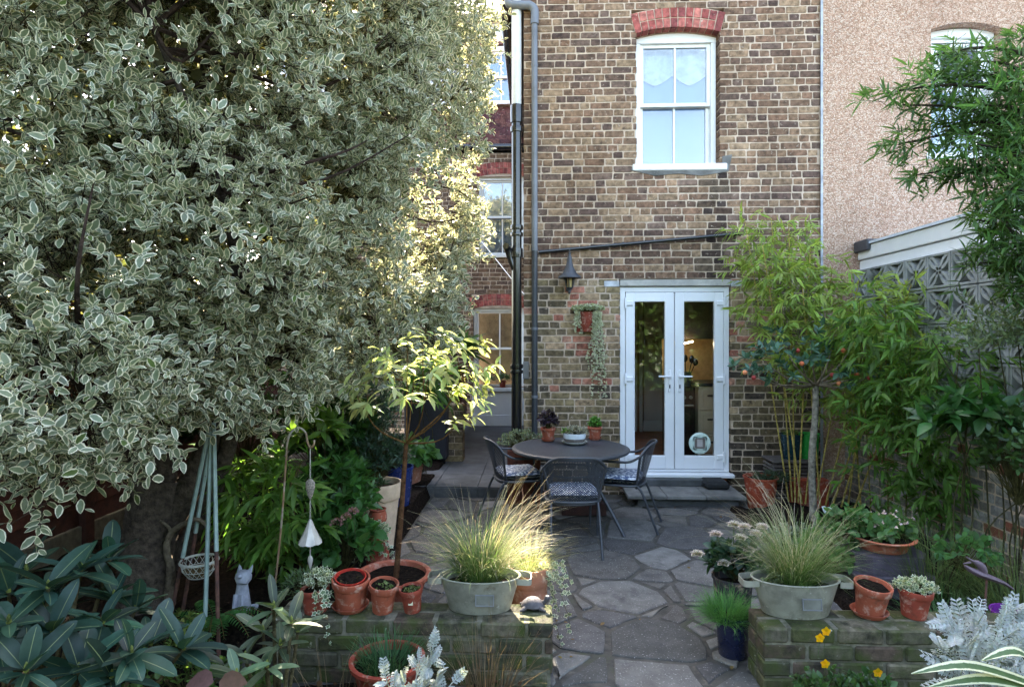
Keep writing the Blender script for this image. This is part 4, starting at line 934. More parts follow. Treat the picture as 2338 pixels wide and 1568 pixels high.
def trail(t, starts, ends, n, ll, tm, mat, col, name='trailing_stems', sag=.05, v=.2, jit=.02, down=True):
    """hanging stems set with leaves"""
    A, B = V3(starts), V3(ends); P, Dv, N = [], [], []; S0, S1 = [], []
    for a, b in zip(A, B):
        pts = spline([a, a * .7 + b * .3 + V3((0, 0, sag)), b + V3((rng.normal(0, jit), rng.normal(0, jit), 0))], n + 1) + rng.normal(0, .004, (n + 1, 3)); S0 += list(pts[:-1]); S1 += list(pts[1:])
        for p in pts[1:]:
            for q in (0, 1):
                P.append(p); Dv.append(nrm(V3((rng.normal(), rng.normal() - .3, rng.normal(-.2, .5))))); N.append(V3((rng.normal(0, .4), -.9, rng.uniform(0, .8))))
    sticks(name + '_stalks', S0, S1, .0016, .0014, G(96, 84, 60), M['bark'], t)
    return leaves(name, tm, P, Dv, N, ll * rng.uniform(.6, 1.2, len(P)), vcol(len(P), col, v), mat, t)
def tuft(t, c, n, ln, w, col, tip=None, spread=.05, el=(50, 88), bend=(.6, 1.6), name='blades', azb=None, mat=None, sy=1, tipv=.2, bcol=None):
    az = rng.uniform(0, 6.283, n) if azb is None else rng.normal(azb[0], azb[1], n)
    r = spread * np.sqrt(rng.uniform(0, 1, n)); base = np.stack([c[0] + r * np.cos(az), c[1] + r * np.sin(az) * sy, np.full(n, c[2])], 1)
    return blades(name, base, az, np.radians(rng.uniform(*el, n)), ln * rng.uniform(.45, 1.1, n), rng.uniform(*bend, n), w, vcol(n, col, .2), mat or ML['grass'], t, 7, None if tip is None else vcol(n, tip, tipv))

# ------------------------------------------------------------------ pots on the left wall
def pot_at(dx, dy, z): p = wz(dx, dy, z); return V3((p[0], p[1], z))
c = pot_at(722, 1392, WT)
t = thing('ivy_pot', 'small terracotta pot of pale ivy, leftmost on the low wall', 'plant pot', c); potbody(t, c, .075, .12, .06, TER2, tilt=(0, R(-4)))
bush(t, c + V3((.01, .01, .16)), (.085, .07, .06), 70, .024, IVY, ML['ivy'], G(96, 116, 84), .03, 5, v=.25)
trail(t, [c + V3((.05, -.05, .13)), c + V3((.075, -.06, .13)), c + V3((.03, -.07, .12))], [c + V3((.07, -.1, -.03)), c + V3((.1, -.12, -.11)), c + V3((.0, -.1, .02))], 9, .034, IVY, ML['ivy'], G(86, 112, 80), sag=.02)
c = pot_at(800, 1388, WT)
t = thing('nested_pot', 'terracotta pot with a red pot nested inside, standing on a saucer', 'plant pot', c); saucer(t, c, .095); potbody(t, c + V3((0, 0, .009)), .1, .165, .072, TER, tilt=(R(7), R(3)), fill=.6)
potbody(t, c + V3((.002, -.012, .09)), .078, .092, .06, G(168, 50, 42), 'plain', tilt=(R(9), R(4)), name='inner_pot', mat=M['gloss'], fill=.9)
tuft(t, c + V3((0, -.02, .165)), 16, .07, .0016, G(150, 132, 90), spread=.05, el=(5, 40), name='dry_bits')
c = pot_at(873, 1392, WT)
t = thing('seedling_pot', 'tilted terracotta pot of sprouting seedlings, middle of the wall row', 'plant pot', c); potbody(t, c, .078, .15, .052, TER, tilt=(R(6), R(5)), fill=.88)
bush(t, c + V3((.012, -.01, .125)), (.055, .05, .025), 46, .014, TINY, ML['green'], G(120, 138, 84), .015, 4, stems=False)
c = pot_at(942, 1392, WT)
t = thing('seedling_pot', 'smallest terracotta pot with a white sticker, next to the zinc tub', 'plant pot', c); potbody(t, c, .062, .125, .043, TER2, tilt=(R(5), R(-4)), fill=.9)
bush(t, c + V3((0, -.01, .115)), (.05, .045, .02), 34, .014, TINY, ML['green'], G(110, 120, 74), .015, 4, stems=False)
MB().box(c[0] - .012, c[1] - .0555, c[2] + .05, c[0] + .012, c[1] - .0535, c[2] + .078, col=G(214, 210, 180)).build('sticker', M['any'], t)

# ------------------------------------------------------------------ zinc tubs of feather grass
def tub(label, c, hw, h, dry, az):
    t = thing('zinc_tub', label, 'planter', c); sx, sy = 1, .56
    pf = [(0, 0), (hw * .74, 0), (hw * .76, .004), (hw * .98, h * .96), (hw * 1.0, h), (hw * .985, h + .004), (hw * .96, h), (hw * .95, h * .9), (hw * .9, h * .72)]
    MB().lathe(pf, c, 48, None, sx, sy).build('body', M['zinc'], t, smooth=True)
    MB().tube([(c[0] + hw * math.cos(a), c[1] + hw * sy * math.sin(a), c[2] + h) for a in arc(0, 2 * math.pi, 49)], .0045, 8, cap=False).build('rim', M['zinc'], t, smooth=True)
    for s_ in (-1, 1):
        pts = spline([(c[0] + s_ * hw * .93, c[1] - .06, c[2] + h * .93), (c[0] + s_ * (hw + .05), c[1] - .05, c[2] + h * .9), (c[0] + s_ * (hw + .06), c[1], c[2] + h * .9), (c[0] + s_ * (hw + .05), c[1] + .05, c[2] + h * .9), (c[0] + s_ * hw * .93, c[1] + .06, c[2] + h * .93)], 18)
        m = MB(); k = len(pts); vs = [p + V3((0, 0, z)) for z in (-.016, .016) for p in pts] + [(p - V3((c[0], c[1], 0))) * V3((.985, .985, 1)) + V3((c[0], c[1], z)) for z in (-.016, .016) for p in pts]
        fs = [(i, i + 1, k + i + 1, k + i) for i in range(k - 1)] + [(2 * k + i, 3 * k + i, 3 * k + i + 1, 2 * k + i + 1) for i in range(k - 1)] + [(k + i, k + i + 1, 3 * k + i + 1, 3 * k + i) for i in range(k - 1)] + [(i, 2 * k + i, 2 * k + i + 1, i + 1) for i in range(k - 1)]
        m.add(vs, fs).build('handle', M['zinc'], t, smooth=True)
    y = c[1] - hw * sy * .93; Mt = Matrix.Translation((c[0] + .035, y - .006, c[2] + h * .5)) @ Matrix.Rotation(R(-8), 4, 'X'); fr = MB()
    for b in ((-.048, 0, -.028, .048, .006, -.024), (-.048, 0, .024, .048, .006, .028), (-.048, 0, -.0235, -.044, .006, .0235), (.044, 0, -.0235, .048, .006, .0235)): fr.box(*b, M=Mt)
    fr.build('label_holder', M['lead'], t); MB().box(-.0435, .003, -.0235, .0435, .006, .0235, M=Mt).build('label_plate', pm('dull_plate', s2l((112, 112, 102)), .8), t)
    MB().lathe([(0, h * .76), (hw * .5, h * .77), (hw * .91, h * .74)], c, 32, None, sx, sy).build('soil', M['soil'], t, smooth=True)
    s = c + V3((0, 0, h * .72))
    tuft(t, s, 850, .4, .0026, G(70, 106, 50), G(120, 142, 84), .09, (38, 86), (.4, 1.5), sy=.6)
    tuft(t, s, 300, .54, .0019, G(112, 130, 80), G(196, 184, 152), .08, (48, 88), (.7, 1.9), name='seed_heads', sy=.6)
    tuft(t, s + V3((.02, 0, 0)), dry, .68, .0024, G(150, 146, 104), G(212, 196, 168), .06, (45, 84), (.5, 2.2), name='dry_plumes', azb=az, sy=.6)
    return t
c1 = pot_at(1094, 1392, WT); c1[1] += .03
tub('oval zinc tub of sunlit feather grass on the left low wall', c1, .215, .175, 100, (.25, .55))
c2 = pot_at(1820, 1402, WT); c2[1] += .03
t2 = tub('oval zinc tub of green feather grass on the right low wall', c2, .222, .18, 70, (2.2, 1.0))
bush(t2, c2 + V3((-.12, -.03, .17)), (.06, .05, .05), 34, .022, BROAD, ML['green'], G(104, 116, 80), .03, 5, name='sedum')
bush(t2, c2 + V3((.02, -.07, .16)), (.03, .03, .04), 10, .03, BROAD, ML['lime'], G(112, 146, 80), .03, 4, name='seedling')

# turtle figurine
c = pot_at(1216, 1388, WT)
t = thing('turtle_figurine', 'small dark stone tortoise ornament at the end of the low wall', 'figurine', c); tm_ = pm('dark_resin', s2l((74, 70, 74)), .6, .3, 40, .6, 90)
MB().lathe([(.0, .062), (.028, .056), (.05, .036), (.058, .018), (.05, .01), (0, .008)], c, 20, None, 1.1, .85).build('shell', tm_, t, smooth=True)
MB().tube(spline([c + V3((.045, 0, .025)), c + V3((.07, -.005, .045)), c + V3((.078, -.008, .072))], 8), [.013, .012, .012, .012, .013, .015, .014, .008], 10).build('head', tm_, t, smooth=True)
for a, b in ((.045, .035), (.045, -.035), (-.045, .035), (-.045, -.035)): MB().tube([c + V3((a * .7, b * .7, .02)), c + V3((a, b, .012)), c + V3((a * 1.5, b * 1.3, .005))], [.014, .012, .006], 8).build('leg', tm_, t, smooth=True)

# terracotta pot behind the tub with grass and trailing ivy
c = V3((px_X(1207, 3.5), 3.5, 0))
t = thing('tall_pot', 'tall terracotta pot with trailing ivy behind the left zinc tub', 'plant pot', c); potbody(t, c, .125, .43, .09, TERP, fill=.93)
tuft(t, c + V3((0, 0, .4)), 360, .3, .002, G(104, 124, 70), G(190, 176, 130), .08, (30, 80), (.6, 1.8))
trail(t, [c + V3((.06 + .015 * i, -.05 + .01 * i, .42)) for i in range(6)], [c + V3((.13 + .03 * i, -.08 - .02 * (i % 3), .42 - .09 * ((i * 2) % 5) - .04)) for i in range(6)], 12, .032, IVY, ML['ivy'], G(120, 136, 110), sag=.05)

# ------------------------------------------------------------------ standard tree in its wide pot, lit by the sun
c = V3((px_X(897, 3.62), 3.62, .1))
t = thing('standard_tree', 'small sunlit standard tree with long drooping leaves in wide terracotta pot', 'potted tree', c)
potbody(t, c, .225, .225, .15, G(166, 92, 72), 'bowl', fill=.85)
tr = spline([c + V3((.015, 0, .15)), wp(915, 1180, 3.64), wp(922, 1080, 3.66), wp(927, 1012, 3.68)], 16)
MB().tube(tr, np.linspace(.018, .013, 16), 10, G(92, 64, 44)).build('trunk', M['bark'], t, smooth=True)
top = V3(tr[-1]); tips = [wp(*a) for a in ((815, 905, 3.55), (850, 860, 3.8), (880, 830, 3.5), (905, 905, 3.4), (930, 800, 3.75), (965, 790, 3.5), (1000, 785, 3.8), (1040, 800, 3.6), (1085, 800, 3.75), (1100, 850, 3.6), (1080, 895, 3.85), (1050, 960, 3.6), (1070, 930, 3.5), (975, 870, 3.35), (1010, 850, 3.45), (1020, 900, 3.6), (860, 940, 3.5), (945, 850, 3.9), (900, 860, 3.65), (990, 830, 3.95), (1055, 850, 3.5), (840, 900, 3.7))]
bm_, Pt, Dt, mids = MB(), [], [], []
for i, q in sorted(enumerate(tips), key=lambda a: a[0] not in (0, 4, 8, 11, 13, 17, 20)):
    q = V3(q); prim = i in (0, 4, 8, 11, 13, 17, 20)
    st0 = top
    if not prim: st0 = min(mids, key=lambda m: np.linalg.norm(m - q)) if mids else top
    md = st0 * .5 + q * .5 + V3(((q[0] - st0[0]) * .12, 0, -.05 if prim else -.01)); sp_ = spline([st0, md, q], 8); bm_.tube(sp_, np.linspace(.0062 if prim else .0035, .002, 8), 5, G(112, 82, 50))
    if prim: mids += [sp_[3], sp_[5]]
    for k in range(1): Pt.append(sp_[5 + k]); Dt.append(nrm(q - top + rng.normal(0, .12, 3)))
    Pt.append(q); Dt.append(nrm(q - top + V3((0, 0, .05))))
bm_.build('branches', M['bark'], t, smooth=True)
P, Dv, N, I = sprays(V3(Pt), V3(Dt), .13, 8, 62, -.15, .3, .7, .4)
Dv = nrm(Dv + V3((0, 0, -.45)))
leaves('crown', LANCE, P, Dv, N, .106 * rng.uniform(.55, 1.15, len(P)), vcol(len(P), G(176, 184, 122), .16), ML['sun'], t, 1.15, singles=280)

# ------------------------------------------------------------------ wide bowl with chives at the front
c = V3((px_X(884, 2.83), 2.83, .015))
t = thing('chive_bowl', 'wide red terracotta bowl of dark chives at the front edge', 'planter', c); potbody(t, c, .175, .215, .12, G(144, 60, 46), 'bowl', fill=.8)
tuft(t, c + V3((0, 0, .17)), 420, .15, .0042, G(56, 92, 58), G(70, 112, 70), .13, (35, 88), (.2, 1.2), name='chives')

# ------------------------------------------------------------------ pots on the table
def table_pt(dx, dy): return V3(wz(dx, dy, .727))
c = table_pt(1251, 1006); t = thing('table_pot', 'terracotta pot of dark purple leaved plant on the garden table', 'plant pot', c); saucer(t, c, .068); potbody(t, c + V3((0, 0, .009)), .078, .125, .05, TER)
bush(t, c + V3((0, 0, .21)), (.1, .1, .1), 40, .055, BROAD, ML['green'], G(62, 50, 62), .05, 5, up=0, v=.25)
c = table_pt(1311, 1012); t = thing('table_bowl', 'white and grey glazed bowl of speckled trailing plant on the table', 'plant pot', c)
MB().lathe([(0, 0), (.1, 0), (.125, .02), (.128, .026), (.12, .026), (.1, .008), (0, .008)], c, 36, G(196, 196, 188)).build('saucer', M['gloss'], t, smooth=True)
MB().lathe([(0, .01), (.085, .01), (.1, .03), (.108, .055)], c, 36, G(112, 104, 100)).build('bowl_base', M['gloss'], t, smooth=True)
MB().lathe([(.108, .0552), (.114, .085), (.113, .105), (.104, .105), (.1, .09)], c, 36, G(214, 222, 228)).build('bowl_rim', M['gloss'], t, smooth=True)
bush(t, c + V3((.01, 0, .125)), (.12, .11, .055), 90, .024, OVAL, ML['ivy'], G(92, 84, 84), .03, 5, v=.25, name='foliage'); bush(t, c + V3((-.08, -.02, .12)), (.05, .05, .045), 26, .022, BROAD, ML['lime'], G(120, 156, 80), .03, 4, name='sprig')
c = table_pt(1358, 1003); t = thing('table_pot', 'terracotta pot of bright green herb on the garden table', 'plant pot', c); saucer(t, c, .066); potbody(t, c + V3((0, 0, .009)), .076, .125, .05, TER)
bush(t, c + V3((0, 0, .165)), (.07, .07, .075), 110, .02, BROAD, ML['lime'], G(92, 148, 70), .025, 5)
bush(pl, V3((qx - .02, 6.28, .68)), (.27, .16, .15), 150, .024, OVAL, ML['green'], G(124, 138, 116), .06, 8, v=.2, name='bush')

# wall planter with trailing ivy
q = wp(1341, 734, 6.7); t = thing('wall_planter', 'terracotta wall planter with long trailing ivy on the brick wall', 'planter', (q[0], 6.75, q[2]))
hw = .115; z0_, z1_ = wp(1341, 757, 6.7)[2], wp(1341, 712, 6.7)[2]; m = MB(); k = 12
ring = lambda r, z: [(q[0] + r * math.cos(a), 6.79 - r * 1.15 * math.sin(a), z) for a in arc(0, math.pi, k)]
vs = ring(hw * .62, z0_) + ring(hw, z1_) + ring(hw * .88, z1_) + ring(hw * .6, z0_ + .06)
m.add(vs, [(r * k + i, r * k + i + 1, (r + 1) * k + i + 1, (r + 1) * k + i) for r in range(3) for i in range(k - 1)] + [tuple(range(k))], TER2).build('half_pot', M['terra'], t, smooth=True)
MB().box(q[0] - hw, 6.785, z0_, q[0] + hw, 6.796, z1_, col=TER2).build('back_plate', M['terra'], t)
bush(t, (q[0], 6.72, z1_ + .045), (.19, .09, .05), 190, .03, IVY, ML['ivy'], G(146, 156, 124), .05, 6, v=.2)
A, B = [], []
for i in range(28):
    x = q[0] + (rng.uniform(-.14, -.08) if i < 4 else rng.uniform(.05, .15)); A.append((x, 6.68, z1_)); B.append((q[0] + rng.uniform(-.16, -.06) if i < 4 else q[0] + rng.uniform(.0, .2), 6.72, z1_ - rng.uniform(.1, .3) if i < 8 else z1_ - rng.uniform(.5, 1.05)))
trail(t, A, B, 26, .028, IVY, ML['ivy'], G(166, 168, 138), sag=.02)

# two pots on the far window sill
for dx, lab in ((1111, 'terracotta pot with leafy plant on far window sill, left one'), (1147, 'terracotta pot with leafy plant on far window sill, beside the black pipe')):
    p = V3((px_X(dx, YB - .02), YB - .02, LW[0])); t = thing('sill_pot', lab, 'plant pot', p, 'pots on the far sill'); potbody(t, p, .07, .13, .05, TER2); bush(t, p + V3((0, 0, .18)), (.13, .1, .07), 40, .07, LANCE, ML['green'], G(84, 112, 76), .05, 5, stems=False)

# ------------------------------------------------------------------ pots along the left border
c = V3((px_X(862, 4.9), 4.9, .04)); t = thing('cream_pot', 'big pale cream pot of dark needle leaved shrub in the left border', 'planter', c); potbody(t, c, .2, .53, .13, G(204, 178, 150), fill=.9)
bush(t, c + V3((-.08, -.02, .78)), (.36, .3, .38), 360, .05, BLADE, ML['green'], G(58, 84, 66), .1, 12, 55, .15, wid=1.6, v=.25)
c = V3((px_X(862, 4.45), 4.45, .05)); t = thing('small_urn', 'small round terracotta urn raised in front of the cream pot', 'plant pot', c + V3((0, 0, .29)))
MB().lathe([(0, 0), (.09, 0), (.07, .29), (.0, .29)], c, 20, TER2).build('upturned_pot', M['terra'], t, smooth=True); potbody(t, c + V3((0, 0, .292)), .066, .135, .045, TER, 'urn')
sticks('stem', [c + V3((0, 0, .42))], [c + V3((.005, 0, .6))], .005, .003, G(80, 76, 50), M['bark'], t, None); bush(t, c + V3((.01, 0, .62)), (.06, .05, .05), 14, .05, LANCE, ML['green'], G(66, 92, 66), .05, 5)
c = V3((px_X(858, 4.15), 4.15, .06)); t = thing('ivy_pot', 'terracotta pot overflowing with grey ivy below the small urn', 'plant pot', c); potbody(t, c, .085, .33, .06, TER2, fill=.95)
bush(t, c + V3((-.02, 0, .36)), (.12, .1, .07), 80, .03, IVY, ML['ivy'], G(112, 134, 112), .05, 6)
trail(t, [c + V3((rng.uniform(-.1, .1), -.05, .34)) for i in range(10)], [c + V3((rng.uniform(-.14, .18), -.1, rng.uniform(.0, .24))) for i in range(10)], 9, .03, IVY, ML['ivy'], G(120, 140, 118), sag=.04)
c = V3((px_X(912, 5.85), 5.85, .0)); t = thing('blue_planter', 'tall navy glazed planter behind the standard tree trunk', 'planter', c); potbody(t, c, .135, .5, .09, G(34, 52, 104), 'plain', mat=M['gloss'])
bush(t, c + V3((-.05, 0, .6)), (.2, .16, .14), 80, .035, OVAL, ML['green'], G(104, 116, 108), .07, 6)
c = V3((px_X(942, 6.75), 6.75, .115)); t = thing('terracotta_pot', 'old terracotta pot of broad leaved plant on the raised path', 'plant pot', c); potbody(t, c, .12, .2, .085, TERP)
bush(t, c + V3((.05, -.02, .33)), (.2, .18, .15), 34, .15, BROAD, ML['lime'], G(96, 138, 78), .06, 4, 60, 0)

# ------------------------------------------------------------------ right hand side
c = V3((px_X(1736, 6.28), 6.28, 0)); t = thing('orange_pot', 'large orange terracotta pot of low heather by the door step', 'plant pot', c); potbody(t, c, .168, .33, .12, G(166, 74, 50), 'plain', fill=.9)
bush(t, c + V3((.1, -.03, .33)), (.22, .15, .09), 150, .022, BLADE, ML['green'], G(72, 92, 70), .06, 14, wid=2)
c = V3((px_X(1808, 6.5), 6.5, .0)); t = thing('slatted_crate', 'grey slatted crate with pots stacked on top beside the bamboo', 'crate', c); x0, x1 = px_X(1768, 6.42), px_X(1862, 6.42)
for r in range(10): MB().box(x0, 6.42, .06 + r * .037, x1, 6.44, .06 + r * .037 + .022, col=G(96, 88, 84), ch=.002).build('slat', M['wood'], t)
for r in range(10): MB().box(x0 - .02, 6.42, .06 + r * .037, x0 - .002, 6.7, .06 + r * .037 + .022, col=G(110, 102, 98), ch=.002).build('slat', M['wood'], t)
for x in (x0, x1 - .03): MB().box(x, 6.442, .0, x + .03, 6.48, .44, col=G(84, 74, 70), ch=.003).build('post', M['wood'], t)
MB().box(x0 - .02, 6.41, .442, x1 + .02, 6.75, .46, col=G(100, 92, 88), ch=.003).build('top', M['wood'], t)
MB().box(x0 + .02, 6.45, .01, x1 - .02, 6.72, .43, col=G(58, 44, 40)).build('inner_box', M['wood'], t)
c = V3((px_X(1806, 6.56), 6.56, .461)); t = thing('teal_pot', 'dark teal plastic pot with lip standing on the slatted crate', 'plant pot', c); potbody(t, c, .12, .27, .085, G(24, 58, 68), 'plain', mat=M['gloss'])
bush(t, c + V3((0, 0, .27)), (.1, .1, .05), 30, .03, LANCE, ML['lime'], G(110, 140, 70), .04, 5)
c = V3((px_X(1846, 6.6), 6.6, .461)); t = thing('green_bucket', 'bright green plastic bucket behind the thin grey trunk', 'bucket', c); potbody(t, c, .11, .27, .09, G(40, 168, 74), 'plain', mat=M['gloss'])
c = V3((px_X(1840, 6.36), 6.36, .02)); t = thing('bamboo_trough', 'low red planter at the foot of the yellow bamboo canes', 'planter', c); MB().box(c[0] - .16, c[1] - .08, .0, c[0] + .2, c[1] + .04, .3, col=G(150, 66, 46), ch=.01).build('trough', M['terra'], t)

c = V3((px_X(2012, 4.15), 4.15, .03)); t = thing('plinth', 'dark purple grey stepped plinth under the terracotta bowl', 'plinth', c); pm_ = pm('dark_plinth', s2l((74, 66, 74)), .7, .25, 10, .4, 80)
MB().box(c[0] - .2, c[1] - .16, .03, c[0] + .2, c[1] + .16, .17, ch=.02).build('base', pm_, t); MB().box(c[0] - .25, c[1] - .2, .172, c[0] + .25, c[1] + .2, .215, ch=.012).build('ledge', pm_, t)
MB().prism([(c[0] - .23 + .07, c[1] - .19), (c[0] + .16, c[1] - .19), (c[0] + .23, c[1] - .1), (c[0] + .23, c[1] + .1), (c[0] + .16, c[1] + .19), (c[0] - .16, c[1] + .19), (c[0] - .23, c[1] + .1), (c[0] - .23, c[1] - .1)], .217, .335, 2).build('drum', pm_, t)
c = c + V3((0, 0, .306)); t = thing('terracotta_bowl', 'shallow terracotta bowl of green leaves and pink flowers on the plinth', 'planter', c); potbody(t, c, .2, .085, .14, G(184, 102, 74), 'bowl', fill=.85)
bush(t, c + V3((.0, .02, .12)), (.22, .16, .1), 64, .07, BROAD, ML['lime'], G(90, 128, 74), .05, 4, 60, .1)
bush(t, c + V3((.02, -.0, .19)), (.2, .15, .06), 34, .016, BROAD, ML['petal'], G(226, 200, 206), .012, 5, stems=False, name='flowers')
bush(t, c + V3((-.2, .05, .14)), (.2, .18, .14), 60, .065, BROAD, ML['lime'], G(84, 124, 70), .05, 4, 60, .1, name='lobed_foliage')

c = V3((px_X(1672, 3.37), 3.37, 0)); t = thing('navy_pot', 'navy plastic pot of short bright green grass at the wall corner', 'plant pot', c); potbody(t, c, .094, .225, .074, G(26, 32, 58), 'plain', mat=M['gloss'], fill=.95)
tuft(t, c + V3((-.04, 0, .2)), 1200, .16, .0022, G(62, 116, 54), G(92, 150, 74), .1, (15, 88), (.3, 1.6), name='grass')
c = V3((px_X(1672, 3.72), 3.72, 0)); t = thing('kale_pot', 'pot of ornamental kale with pink white rosettes beside the path', 'plant pot', c); potbody(t, c, .12, .3, .09, G(60, 58, 60), 'plain')
for i, (dx, dy) in enumerate(((1592, 1262), (1634, 1217), (1655, 1252), (1652, 1283), (1710, 1252), (1700, 1200), (1675, 1195), (1725, 1215), (1740, 1200), (1690, 1225))):
    rc_ = V3(wp(dx, dy, 3.62 + .04 * (i % 3))); P, Dv, N = [], [], []
    for k in range(26):
        a = k * 2.4; e = R(80 - 70 * k / 26); P.append(rc_ + V3((0, 0, -.01))); dd = V3((math.cos(a) * math.cos(e), math.sin(a) * math.cos(e) - .25, math.sin(e))); Dv.append(dd); N.append(V3((-math.cos(a) * math.sin(e), -math.sin(a) * math.sin(e), math.cos(e))))
    leaves('rosette', BROAD, P, Dv, N, np.linspace(.02, .05, 26), vcol(26, G(140, 126, 118) if i % 3 else G(118, 122, 92), .15), ML['kale'], t, 1.3); sticks('stalk', [c + V3((0, 0, .28))], [rc_], .005, .004, G(80, 96, 70), M['bark'], t, None)
bush(t, c + V3((.02, 0, .4)), (.17, .13, .13), 60, .07, BROAD, ML['green'], G(52, 78, 58), .05, 4)
c = pot_at(1984, 1402, WT); t = thing('saucer_pot', 'tilted terracotta pot of dark soil on saucer beside the right tub', 'plant pot', c); saucer(t, c, .088); potbody(t, c + V3((0, 0, .009)), .09, .16, .062, TER, tilt=(R(8), R(3)), fill=.86)
c = pot_at(2085, 1404, WT); t = thing('ivy_pot', 'terracotta pot with cap of white edged ivy on the right wall', 'plant pot', c); potbody(t, c, .08, .145, .055, TER2, tilt=(R(4), R(2)))
bush(t, c + V3((.01, 0, .155)), (.11, .085, .045), 90, .026, IVY, ML['ivy'], G(92, 118, 92), .04, 5, v=.2)
c = V3((px_X(2318, 3.3), 3.3, .03)); t = thing('purple_pot', 'bright purple pot half hidden by grass at the right edge', 'plant pot', c); potbody(t, c, .11, .26, .08, G(112, 44, 128), 'plain', mat=M['gloss'])

# ================================================================== the big variegated tree
rt = V3((-2.34, 3.5, .05)); t = thing('variegated_tree', 'huge variegated evergreen tree with cream edged leaves filling the left side', 'tree', rt)
tk = MB(); BK = G(84, 74, 66)
tk.tube(spline([rt + V3((0, 0, -.1)), rt + V3((.0, 0, .25)), rt + V3((.02, .02, .6)), rt + V3((.05, .05, .85))], 14), np.r_[.19, np.linspace(.165, .14, 13)], 16, BK)
limbs = [[(.05, .05, .8), (.1, .0, 1.3), (.06, .1, 1.9), (.0, .3, 2.8), (.1, .6, 3.9), (.1, .6, 4.8)], [(.08, .05, .55), (.28, .1, .95), (.42, .25, 1.5), (.6, .7, 2.1), (.9, 1.4, 2.9), (1.2, 2.0, 3.8)],
         [(.1, .1, .3), (.32, .2, .8), (.5, .1, 1.3), (.62, -.1, 1.8), (.7, -.4, 2.4), (.5, -.7, 3.2)], [(.0, .0, .85), (-.2, -.2, 1.4), (-.3, -.6, 2.1), (-.2, -1.0, 2.9)], [(.06, .2, 2.0), (-.4, 1.0, 2.8), (-.5, 1.8, 3.6)],
         [(.42, .25, 1.5), (.8, .9, 1.7), (1.0, 1.6, 1.9)], [(.1, .0, 1.3), (.3, -.5, 1.6), (.45, -1.0, 1.7), (.5, -1.4, 1.6)]]
for i, l in enumerate(limbs): tk.tube(spline([rt + V3(p) for p in l], 18), np.linspace((.1, .085, .07, .07, .06, .045, .04)[i], .012, 18), 10, BK)
tk.build('trunk', M['bark'], t, smooth=True)
LOBES = [(-2.6, 3.2, 3.3, .95, .8, 1.1), (-2.15, 2.6, 1.85, .66, .55, .6), (-1.95, 2.25, 1.5, .42, .35, .28), (-1.85, 3.1, 2.3, .64, .6, .7), (-1.9, 3.35, 3.5, .76, .75, 1.0), (-1.75, 3.45, 1.75, .55, .6, .42), (-1.55, 3.9, 2.5, .62, .7, .8), (-1.45, 4.1, 3.6, .72, .8, 1.0),
         (-1.45, 4.4, 1.95, .5, .55, .5), (-1.2, 5.0, 2.6, .58, .7, .75), (-1.12, 5.2, 3.6, .6, .75, 1.0), (-1.1, 5.8, 3.2, .55, .7, .9), (-1.02, 5.8, 4.6, .55, .8, 1.1), (-1.35, 4.6, 4.9, .8, 1.0, 1.1), (-2.3, 3.9, 5.0, 1.1, 1.0, 1.2), (-3.0, 3.3, 4.5, 1.0, .9, 1.0), (-2.75, 2.65, 2.5, .75, .6, .8), (-1.15, 5.0, 1.95, .45, .5, .42)]
P0, D0 = [], []; LB = V3(LOBES)
for L_ in LOBES:
    cc, rr = V3(L_[:3]), V3(L_[3:]); area = (rr[0] * rr[1] + rr[1] * rr[2] + rr[0] * rr[2]); n = int(1150 * area)
    d = rdir(n); k = rng.uniform(.62, 1.06, n); bump = 1 + .13 * np.sin(d[:, 0] * 7 + L_[0] * 9) * np.sin(d[:, 2] * 6 + L_[1] * 5) + .1 * np.sin(d[:, 1] * 11 + L_[2] * 7)
    p = cc + d * rr * (k * bump)[:, None]
    ins = np.zeros(n, bool)
    for Q in LB:
        if tuple(Q) == tuple(L_): continue
        ins |= (((p - Q[:3]) / (Q[3:] * .66)) ** 2).sum(1) < 1
    face = (d @ nrm(V3((.35, -.9, -.1)))) > -.35
    ok = ~ins & (face | (rng.uniform(0, 1, n) < .45)) & (p[:, 2] > 1.0) & (p[:, 1] > 1.5)
    gap = np.sin(p @ V3((4.1, 2.3, 5.2)) + 1.3) + np.sin(p @ V3((-3.3, 5.1, 3.1)) + .4) + np.sin(p @ V3((6.7, -2.9, 7.3)) + 2.2) + .6 * np.sin(p @ V3((9.1, 8.3, -11.7)))
    ok &= (gap > -1.5) | (rng.uniform(0, 1, n) < .25)
    P0.append(p[ok]); D0.append(nrm(d[ok] + V3((.15, -.25, .1)) + rng.normal(0, .35, (ok.sum(), 3))))
P0, D0 = np.concatenate(P0), np.concatenate(D0)
# the crown is open where the sun comes through to the plants below it
sv = V3(sd); keep = np.ones(len(P0), bool)
for ctr, rad, q in (((-.72, 3.65, 1.6), .36, .25), ((-.2, 3.1, .85), .22, .1), ((-.55, 2.45, .35), .2, .1), ((-1.0, 2.45, .7), .16, .1), ((-2.1, 3.5, .6), .12, .15), ((-1.55, 3.2, 1.3), .12, .2)):
    w = P0 - V3(ctr); al = w @ sv; dist = np.linalg.norm(w - al[:, None] * sv, axis=1)
    keep &= ~((al > .25) & (dist < rad) & (rng.uniform(0, 1, len(P0)) > q))
P0, D0 = P0[keep], D0[keep]
